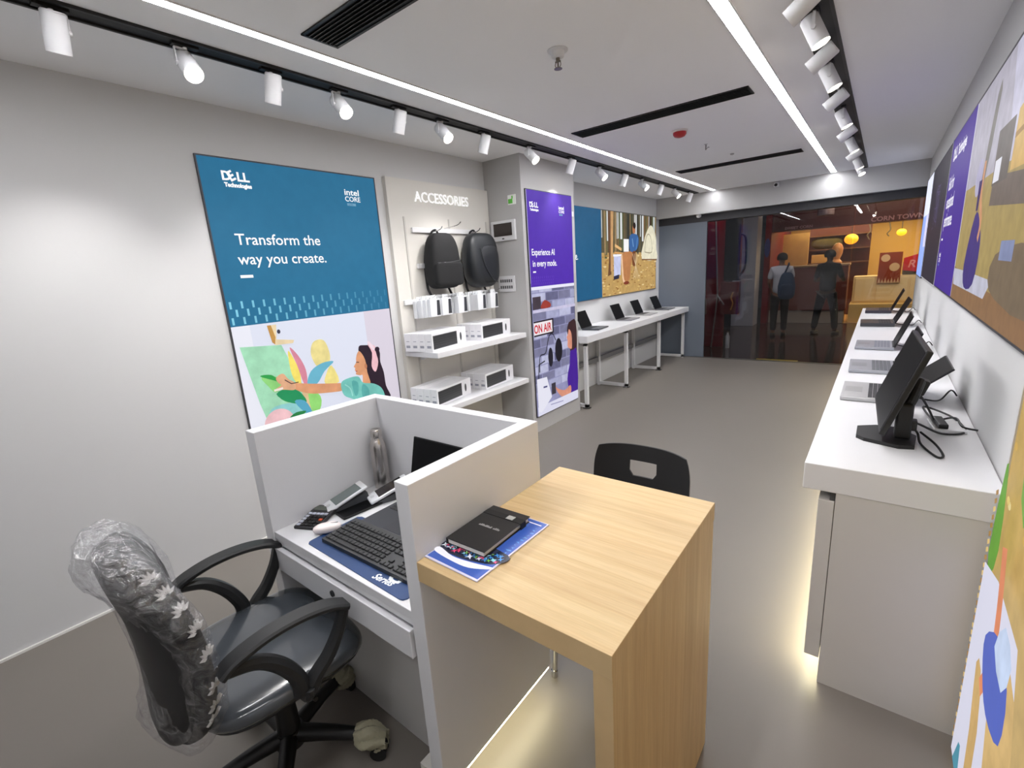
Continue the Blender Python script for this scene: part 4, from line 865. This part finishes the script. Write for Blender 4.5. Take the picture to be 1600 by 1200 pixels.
for k in range(8):
    bb = .80 - k * .078 + .0015 * k * k; P0 = Vector(back_shape(0)(.035, bb)); P1 = Vector(back_shape(0)(.035, bb + .01)); P2 = Vector(back_shape(0)(.06, bb))
    up_ = (P1 - P0).normalized(); bk = (P2 - P0); bk = (bk - up_ * bk.dot(up_)).normalized(); nn_ = bk.cross(up_); nn_ = nn_ if nn_.x > 0 else -nn_
    for q in range(6):
        t = math.radians(-10 + q * 32); d = bk * -math.cos(t) + up_ * math.sin(t); d = bk * math.cos(math.radians(20 + q * 28)) * -1 + up_ * math.sin(math.radians(20 + q * 28)); w_ = d.cross(nn_)
        c0 = P0 - up_ * .012
        mb.prism([p_ + nn_ * -.003 for p_ in (c0 + d * .006, c0 + d * .016 + w_ * .0045, c0 + d * .031, c0 + d * .016 - w_ * .0045)], nn_ * .0055)
mb.build('leaf_print', Q(196, 194, 192, .5), r)
MB().tube([(0, -.08, .41), (0, -.22, .415), (0, -.27, .43), (0, -.295, .50), (0, -.285, .58)], .02, sm=4, sec=(.07, .018)).build('back_support', BLK, r, smooth=True)
MB().box(-.09, .09, -.12, .08, .385, .425, .01).tube([(.08, .02, .40), (.2, .03, .395), (.24, .03, .40)], .007, n=8).build('tilt_mechanism', BLK, r)
def arm(s_, nm='armrest'):
    x = s_ * .262; mb = MB()
    top = [(x, -.185, .665), (x, -.15, .688), (x, -.07, .708), (x, .02, .710), (x, .10, .695), (x, .155, .668)]
    mb.tube(top, .02, sm=5, sec=lambda t: (.058, .020))
    mb.tube([(x, -.175, .668), (x * .99, -.10, .645), (x * .975, -.045, .59), (x * .96, -.01, .52), (x * .95, -.005, .465)], .02, sm=5, sec=lambda t: (.038 + .012 * t, .030 + .02 * t))
    mb.tube([(x, .148, .665), (x * .99, .125, .60), (x * .975, .085, .535), (x * .96, .04, .49), (x * .95, .02, .455)], .02, sm=5, sec=lambda t: (.036 + .012 * t, .028 + .02 * t))
    mb.tube([(x * .95, .01, .475), (x * .9, .005, .435), (x * .6, 0, .418)], .02, sm=4, sec=(.07, .026))
    return mb.build(nm, BLKA, r, smooth=True)
arm(-1); arm(1)
MB().cyl((0, 0, .12), (0, 0, .26), .038, .032).cyl((0, 0, .24), (0, 0, .39), .022).build('gas_column', BLK, r, smooth=True)
mb = MB(); mb.cyl((0, 0, .085), (0, 0, .14), .05, .042)
WRAP = mat('wrapping_paper', (150, 146, 124), .7, noise_amt=.2, nscale=30, bump=1, bscale=60)
ends = []
for k in range(5):
    t = math.radians(44 + 72 * k); d = Vector((math.cos(t), math.sin(t), 0)); ends.append((t, d))
    mb.tube([(d.x * .03, d.y * .03, .115), (d.x * .15, d.y * .15, .108), (d.x * .30, d.y * .30, .082)], lambda u: .030 - .012 * u, n=10, sm=3)
mb.build('star_base', BLK, r, smooth=True)
for t, d in ends:
    e = d * .30; side = Vector((-d.y, d.x, 0)); mb = MB()
    for s_ in (-1, 1): mb.cyl(e + side * (s_ * .009) + Vector((0, 0, .028)), e + side * (s_ * .026) + Vector((0, 0, .028)), .028, n=24)
    mb.cyl(e + Vector((0, 0, .03)), e + Vector((0, 0, .09)), .01, n=12); cst = mb.build('caster', BLK, r, smooth=True)
    mb = MB(); rr = random.Random(int(t * 100)); ph = [rr.random() * 6 for _ in range(4)]
    def wf_(a, b, d=d, ph=ph, side=side):
        u = 2 * PI * a; rad = (.026 + .016 * math.sin(PI * min(1, b * 1.1))) * (1 + .16 * math.sin(u * 5 + ph[0] + b * 5) + .10 * math.sin(u * 9 + b * 14 + ph[1]))
        c = d * (.225 + .105 * b) + Vector((0, 0, .095 - .03 * b)); return c + side * (rad * math.cos(u)) + Vector((0, 0, rad * math.sin(u)))
    mb.grid(wf_, 40, 16, True).build('paper_wrap', WRAP, cst, smooth=True)
mb = MB()                                              # loose clear plastic bag over the backrest
def bag(a, b):
    p = Vector(back_shape(0, .022)(a, b)); t = (p.z - .45) / .55
    nz = max(0, t - .75) * .05 + noise.noise(p * 9) * .022 + noise.noise(p * 23) * .010 + noise.noise(p * 60) * .005 * (1 + 2 * max(0, t - .6))
    c = Vector((0, -.27, p.z)); dn = (p - c); dn.z = 0
    dn = dn.normalized() if dn.length > 1e-5 else Vector((0, 0, 1))
    back = max(0, -dn.y) * .05 * (.6 + .6 * noise.noise(Vector((p.x * 5, 0, p.z * 5))))
    p += dn * nz; p.y -= back
    if b > .9: p.z += .012 + .02 * noise.noise(p * 30)
    return p
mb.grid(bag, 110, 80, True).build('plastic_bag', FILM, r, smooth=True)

# ================================================================ BEYOND THE GLASS
DR = mat('dark_red_panel', (112, 10, 26), .45, noise_amt=.1)
def thing1(name, mb, mt, label, cat, **k): return mb.build(name, mt, label=label, cat=cat, **k)
MB().box(-2.68, -2.28, 9.32, 9.40, 0, 2.6).build('wall_red_panel', DR, kind='structure')
struct('ceiling_corridor', MB().box(-5, 4, 8.4, 17, 3.2, 3.3), Q(40, 36, 36, .8))
struct('wall_corridor_left', MB().box(-5.1, -5, 8.25, 17, 0, 3.2), Q(70, 66, 70, .8))
struct('wall_corridor_right', MB().box(4, 4.1, 8.25, 17, 0, 3.2), Q(90, 80, 70, .8))
r = empty('hose_cabinet', (-2.12, 9.25, 0), 0, 'tall black cabinet with a hose loop on its side, beyond the glass', 'hose cabinet')
MB().box(-.16, .10, 0, .14, 1.22, 2.45, .01).build('cabinet', Q(12, 12, 14, .4), r)
MB().box(-.2, .11, -.02, .12, .62, 1.20, .008).build('lower_box', Q(84, 16, 22, .4), r)
MB().tube([(.10, .05, 2.02), (.17, .04, 1.95), (.19, .03, 1.6), (.17, .03, 1.42), (.10, .03, 1.30)], .018, sm=5).build('hose', BLK, r, smooth=True)
MB().tube([(.02, -.03, 1.02), (-.01, -.03, .92), (.02, -.03, .82), (-.01, -.03, .70)], .012, sm=4).build('marking', Q(190, 130, 70, .5), r)
thing1('leaning_pole', MB((-2.45, 9.2, 0)).cyl((-2.44, 9.22, 2.36), (-2.36, 9.2, .95), .014, n=12).cyl((-2.36, 9.2, .97), (-2.24, 9.18, .80), .012, n=12).cyl((-2.36, 9.2, .95), (-2.44, 9.19, .004), .014, n=12), Q(150, 140, 140, .4, .6), 'thin grey metal pole standing in front of the red panel outside', 'pole', smooth=True)
r = empty('fire_extinguisher', (-2.62, 9.26, .62), 0, 'small red and silver cylinder hung low at the edge of the red panel', 'extinguisher')
MB().lathe((0, 0, 0), [(.045, 0), (.05, .01), (.05, .27), (.03, .32), (.015, .34)]).build('cylinder', Q(150, 130, 120, .3, .3), r, smooth=True)
MB().box(-.03, .03, -.012, .012, .34, .37, .004).build('valve', Q(200, 196, 190, .4), r)
r = empty('bottle', (-2.16, 9.22, 0), 0, 'small white bottle standing on the floor under the red box outside', 'bottle')
MB().lathe((0, 0, 0), [(.035, 0), (.035, .22), (.018, .26), (.018, .29)]).build('body', Q(190, 186, 190, .4), r, smooth=True)
MB().lathe((0, 0, 0), [(.02, .29), (.02, .31)]).build('cap', Q(60, 50, 50), r)
MB((-2.62, 12.5, 0)).box(-2.85, -2.36, 12.4, 12.9, 0, 3.2).build('wall_column', Q(168, 168, 184, .6), kind='structure')
# stall
struct('wall_stall_left', MB().box(-2.30, -2.17, 13.0, 16.0, 0, 3.2), DR)
struct('wall_stall_back', MB().box(-2.3, 3.2, 16.0, 16.1, 0, 3.2), mat('stall_back_wall', (226, 186, 110), .7, noise_amt=.05, nscale=2))
struct('floor_stall', MB().box(-2.17, 3.2, 13.2, 16.0, -.004, .004), Q(190, 150, 100, .5))
r = empty('shop_sign', (.2, 13.0, 2.15), 0, 'dark red shop fascia board with faint raised CORN TOWN lettering', 'sign')
MB().box(-2.36, 3.0, 0, .42, .0, 1.0).build('board', mat('fascia', (66, 12, 20), .5), r)
MB().text('CORN TOWN', (-.50, -.008, .03), (1, 0, 0), (0, 0, 1), .125, .003, sx=1.08, ext=.006).text('SWEET CORN', (-2.1, -.008, .03), (1, 0, 0), (0, 0, 1), .08, .002, sx=1.1, ext=.004).build('lettering', Q(150, 108, 116, .5), r)
r = empty('stall_counter', (-1.35, 13.1, 0), 0, 'brown stall counter with a pale base behind the two people', 'counter')
MB().box(-.80, .74, 0, .5, .30, 1.30, .01).build('front', mat('counter_front', (100, 50, 44), .5), r)
MB().box(-.805, .76, -.02, .52, 1.30, 1.34, .005).build('top', Q(150, 118, 90, .3), r)
MB().box(-.80, .72, .02, .48, .0, .30).build('plinth', Q(150, 140, 136, .6), r)
r = empty('stall_counter', (1.2, 13.6, 0), 0, 'low cream stall counter with square doors, right of the people', 'counter')
MB().box(-1.75, 1.4, -.3, .5, .0, .42, .01).build('step', mat('cream_step', (224, 188, 120), .5), r)
MB().box(-1.72, 1.4, .0, .5, .42, 1.02, .01).build('body', mat('cream_laminate', (226, 200, 150), .5), r)
for x in (-1.68, -1.28, -.70, -.1): MB().box(x, x + (.34 if x < -1.5 else .54), -.012, .0, .46, .98, .004).build('door', mat('cream_door', (232, 208, 160), .4), r)
r = empty('menu_board', (.115, 13.56, .86), 0, 'brown menu board with pale round pictures standing on the cream counter', 'menu board')
MB().box(-.2, .2, 0, .02, 0, .66).build('board', mat('menu_brown', (140, 58, 34), .5), r)
mb = MB()
for (x, z, q) in ((-.09, .54, .08), (.08, .34, .09)): mb.prism([(x + q * math.cos(t * PI / 12), -.002, z + q * math.sin(t * PI / 12)) for t in range(24)], (0, .002, 0))
for k in range(7): mb.prism([(-.19 + k * .055, -.002, 0), (-.14 + k * .055, -.002, 0), (-.165 + k * .055, -.002, .12 - .03 * (k % 2))], (0, .002, 0))
mb.build('pictures', Q(214, 180, 140, .5), r)
r = empty('menu_board', (.51, 13.565, 1.12), 0, 'red diamond-shaped sign beside the brown menu board', 'sign')
MB().prism([(-.17, 0, 0), (-.17, 0, .26), (.08, 0, .34), (.24, 0, .14), (.08, 0, -.04)], (0, .02, 0)).build('board', mat('sign_red', (204, 44, 36), .5), r)
MB().text('R', (-.10, -.003, .06), (1, 0, 0), (0, 0, 1), .22, .004, shear=.2).build('lettering', Q(236, 150, 140, .5), r)
thing1('appliance', MB((.56, 13.75, 1.02)).box(.34, .78, 13.6, 13.95, 1.02, 1.30, .02).box(.38, .74, 13.59, 13.6, 1.06, 1.26, .004), Q(120, 110, 76, .4), 'grey-green machine standing on the cream counter under the red sign', 'machine')
thing1('pale_panel', MB((-2.0, 14.4, 0)).box(-2.12, -1.55, 14.4, 14.45, 0, 2.12), mat('pale_wood_panel', (214, 176, 112), .6, noise_amt=.25, nscale=5), 'pale wood panel at the left of the lit stall', 'panel')
r = empty('shelf_unit', (-1.05, 15.0, 0), 0, 'dark shelf unit with boxes and leaves at the back of the stall', 'shelf unit')
MB().box(-.55, .75, 0, .05, 0, 2.3).build('back_board', Q(84, 40, 36, .6), r)
for z in (1.32, 1.66, 2.0): MB().box(-.55, .75, -.3, 0, z, z + .03).build('shelf', Q(110, 72, 50, .6), r)
MB((-1.05, 14.8, 1.35)).box(-1.5, -1.05, 14.72, 14.98, 1.35, 1.56, .01).build('carton', Q(196, 156, 96, .6), label='tan carton on the lowest shelf at the back of the stall', cat='box')
MB((-.9, 14.8, 1.69)).selip((-1.2, 14.85, 1.84), .34, .13, .15, .8, .8, 20, 12).build('leafy_basket', mat('leafy_green', (92, 84, 48), .8, noise_amt=.6, nscale=14, bump=1, bscale=40), label='basket of green leaves on the middle shelf of the stall', cat='plant')
for i, (x, z, q) in enumerate(((-.62, 1.86, .13), (.24, 1.92, .085))):
    r = empty('pendant_lamp', (x + (.0), 13.25, 2.15), 0, ['round glowing orange pendant lamp above the counter end', 'small glowing yellow pendant lamp to the right'][i], 'pendant lamp', 'glowing pendant lamps in the stall')
    MB().cyl((0, 0, 0), (0, 0, z - 2.15 + q * .8), .006, n=8).build('cord', BLK, r)
    MB().selip((0, 0, z - 2.15), q, q, q * .85, 1, 1, 24, 14).build('shade', mat('lamp_shade', (255, 170, 30), .5, emit=1.8, erg=((255, 150, 20), (255, 196, 40))[i]), r, smooth=True)
for i, (x, z0) in enumerate(((-.32, 1.82), (.02, 1.86))):
    MB((x, 13.3, 2.15)).tube([(x, 13.3, 2.15), (x + .03, 13.3, 2.0), (x - .02, 13.3, 1.92), (x + .02, 13.3, z0)], .012, sm=4).build('hanging_twist', Q(96, 80, 50, .7), label='twisted dark garland hanging in the stall, %s of two' % ('left' if i == 0 else 'right'), cat='garland', group='twisted garlands in the stall')
thing1('ice_cream_jar', MB((-.86, 13.3, 1.34)).lathe((-.86, 13.3, 1.34), [(.10, 0), (.11, .04), (.06, .10), (.07, .14), (.10, .22), (.11, .34), (.08, .42), (.03, .46)]), mat('jar', (214, 150, 90), .3), 'round-topped orange jar standing on the brown stall counter', 'jar', smooth=True)
thing1('pendant_lamp', MB((-1.05, 12.2, 2.4)).lathe((-1.05, 12.2, 2.36), [(.14, 0), (.15, .02), (.15, .26), (.14, .28)]).cyl((-1.05, 12.2, 2.6), (-1.05, 12.2, 3.2), .01, n=8), Q(150, 130, 140, .5), 'pale drum-shaped lamp hanging in the corridor outside', 'pendant lamp', smooth=True)
thing1('blue_sticker', MB((-2.28, 12.99, 1.85)).prism([(-2.24 + .06 * math.cos(t * PI / 12), 12.99, 1.8 + .22 * math.sin(t * PI / 12)) for t in range(24)], (0, .008, 0)), Q(60, 60, 130, .5), 'blurry blue oval mark on the red stall wall', 'sticker')

# ---------------------------------------------------------------- people
def skin_mesh(name, verts, edges, mt, parent, sub=2, root=0):
    me = bpy.data.meshes.new(name); me.from_pydata([v[:3] for v in verts], edges, []); ob = bpy.data.objects.new(name, me); C.objects.link(ob)
    sk = ob.modifiers.new('skin', 'SKIN'); sk.use_smooth_shade = True
    for i, v in enumerate(verts):
        rr_ = v[3]; me.skin_vertices[0].data[i].radius = rr_ if isinstance(rr_, tuple) else (rr_, rr_)
    me.skin_vertices[0].data[root].use_root = True
    sb = ob.modifiers.new('sub', 'SUBSURF'); sb.levels = sub; sb.render_levels = sub
    dg = bpy.context.evaluated_depsgraph_get(); m2 = bpy.data.meshes.new_from_object(ob.evaluated_get(dg))
    ob.modifiers.clear(); old = ob.data; ob.data = m2; m2.name = name; bpy.data.meshes.remove(old)
    ob.data.materials.clear(); ob.data.materials.append(mt); ob.data.polygons.foreach_set('use_smooth', [True] * len(ob.data.polygons)); ob.parent = parent
    return ob
def person(loc, rz, label, shirt, trouser, hair, skin, armL, armR, feet, head_yaw=0., shoe=(20, 18, 18), long_sleeve=False):
    """faces local +y; standing 1.66 m"""
    r = empty('person', loc, rz, label, 'person')
    V = []; Ed = []
    def add(x, y, z, rad, par=None):
        V.append((x, y, z, rad)); i = len(V) - 1
        if par is not None: Ed.append((par, i))
        return i
    pel = add(0, 0, .88, (.10, .08)); wa = add(0, .0, 1.02, (.10, .075), pel); ch = add(0, .0, 1.20, (.135, .095), wa); ub = add(0, -.005, 1.32, (.12, .08), ch)
    nk = add(0, .0, 1.42, .048, ub); n2 = add(0, .01, 1.47, .046, nk); hd = add(0, .02, 1.545, (.072, .085), n2); ht = add(0, .01, 1.61, (.062, .075), hd)
    hands = []
    for s_, arm_ in ((-1, armL), (1, armR)):
        p = add(s_ * .15, -.005, 1.35, .055, ub)
        for k, (x, y, z) in enumerate(arm_): p = add(s_ * x, y, z, (.043, .034, .024)[k], p)
        e = Vector(arm_[2]); el = Vector(arm_[1]); d = (e - el).normalized(); e.x *= s_; d.x *= s_
        pm = add(*(e + d * .05), (.034, .018), p)
        sd = Vector((s_ * .0, 1, 0)); sd = (sd - d * sd.dot(d)).normalized() if abs(d.y) < .95 else Vector((1, 0, 0))
        nn = d.cross(sd)
        for f_ in range(4):                               # four fingers
            b0 = e + d * .085 + sd * (-.027 + f_ * .018); L_ = (.055, .066, .07, .058)[f_]
            q1 = add(*b0, .0095, pm); q2 = add(*(b0 + d * L_ * .55 + nn * .006), .0085, q1); add(*(b0 + d * L_ * .9 + nn * .02), .007, q2)
        b0 = e + d * .035 + sd * .035; q1 = add(*b0, .011, pm); add(*(b0 + d * .04 + sd * .015), .009, q1)
    for s_, (fx, fy) in zip((-1, 1), feet):
        hp = add(s_ * .085, 0, .84, .085, pel); kn = add(s_ * .09 * .4 + fx * .6, fy * .5 + .02, .47, .055, hp); an = add(fx, fy, .09, .038, kn)
        tt = add(fx + .0, fy + .07, .045, (.042, .03), an); add(fx, fy + .15, .03, (.038, .022), tt)
    SKM = mat('skin', skin, .55)
    body = skin_mesh('body', V, Ed, SKM, r, 2)
    # face: nose, eyes, mouth, ears as relief on the head
    mb = MB(); mb.selip((0, .105, 1.545), .013, .018, .024, 1, 1, 12, 8).build('nose', SKM, r, smooth=True)
    mb = MB()
    for s_ in (-1, 1): mb.selip((s_ * .03, .092, 1.568), .013, .008, .008, 1, 1, 12, 8)
    mb.build('eyes', Q(230, 226, 222, .3), r, smooth=True)
    MB().selip((0, .097, 1.508), .022, .008, .007, 1, 1, 12, 8).build('mouth', Q(150, 84, 78, .5), r, smooth=True)
    mb = MB()
    for s_ in (-1, 1): mb.selip((s_ * .082, .012, 1.55), .012, .02, .034, 1, 1, 12, 10)
    mb.build('ears', SKM, r, smooth=True)
    def hair_(a, b):
        u = 2 * PI * a; v0 = -.55 + 1.0 * max(0, math.sin(u)) ** .6; v = v0 + (PI / 2 - v0) * b
        return (.094 * math.cos(u) * math.cos(v) * (1 + .03 * math.sin(u * 9)), -.002 + .108 * math.sin(u) * math.cos(v), 1.568 + .098 * math.sin(v))
    MB().grid(hair_, 40, 14, True).build('hair', Q(*hair, .7), r, smooth=True)
    # shirt
    sv = [(0, 0, .83, (.165, .13)), (0, 0, 1.0, (.15, .118)), (0, 0, 1.2, (.152, .112)), (0, -.005, 1.33, (.135, .092)), (0, .0, 1.415, .056)]
    se = [(0, 1), (1, 2), (2, 3), (3, 4)]
    for s_, arm_ in ((-1, armL), (1, armR)):
        sv.append((s_ * .155, -.005, 1.345, .068)); i = len(sv) - 1; se.append((3, i))
        pts = list(arm_); n_ = 3 if long_sleeve else 2
        for k in range(n_):
            x, y, z = pts[k]
            if k == 1 and not long_sleeve: x, y, z = [pts[0][q] * .35 + pts[1][q] * .65 for q in range(3)]
            sv.append((s_ * x, y, z, (.058, .05, .034)[k])); se.append((len(sv) - 2, len(sv) - 1))
    skin_mesh('shirt', sv, se, Q(*shirt, .8, noise_amt=.05), r, 2)
    tv = [(0, 0, .90, (.14, .11))]; te = []
    for s_, (fx, fy) in zip((-1, 1), feet):
        i = len(tv); tv += [(s_ * .085, 0, .80, .10), (s_ * .09 * .4 + fx * .6, fy * .5 + .02, .47, .072), (fx, fy, .10, .056)]; te += [(0, i), (i, i + 1), (i + 1, i + 2)]
    skin_mesh('trousers', tv, te, Q(*trouser, .85, noise_amt=.05), r, 2)
    for fx, fy in feet: MB().selip((fx, fy + .06, .036), .05, .14, .036, .6, .7, 20, 10).build('shoe', Q(*shoe, .5), r, smooth=True)
    return r
SK_ = (132, 92, 72)
p1 = person((-1.60, 10.9, -.004), .15, 'person in a white shirt and black trousers with a blue backpack, seen from behind', (206, 206, 214), (14, 14, 17), (12, 10, 10), SK_, [(.185, .0, 1.24), (.21, .0, 1.08), (.18, .16, .98)], [(.185, .01, 1.24), (.2, .04, 1.10), (.14, .22, 1.12)], [(-.09, .0), (.10, .04)])
bp = empty('backpack', (-1.47, 10.71, .78), .15, 'blue backpack hanging from one shoulder of the person in white', 'backpack')
MB().selip((0, 0, .24), .15, .08, .26, .5, .7, wf=lambda t: (1 - .3 * max(0, t), 1 - .3 * max(0, t))).build('body', Q(34, 56, 84, .7, noise_amt=.1), bp, smooth=True)
MB().tube([(-.06, .02, .44), (.0, .04, .60), (.02, .16, .67), (.02, .26, .56)], .016, sm=4).build('strap', Q(30, 48, 74, .7), bp, smooth=True)
MB().selip((0, -.07, .16), .11, .03, .12, .5, .6).build('front_pocket', Q(30, 50, 78, .7), bp, smooth=True)
person((-.84, 11.3, -.004), -.25, 'person dressed all in black standing legs apart in front of the stall', (14, 14, 16), (20, 22, 26), (10, 9, 9), (70, 50, 42), [(.19, .02, 1.22), (.25, .05, 1.06), (.13, .26, 1.10)], [(.19, .02, 1.22), (.26, .04, 1.06), (.16, .24, 1.14)], [(-.19, .0), (.17, .05)], long_sleeve=False)
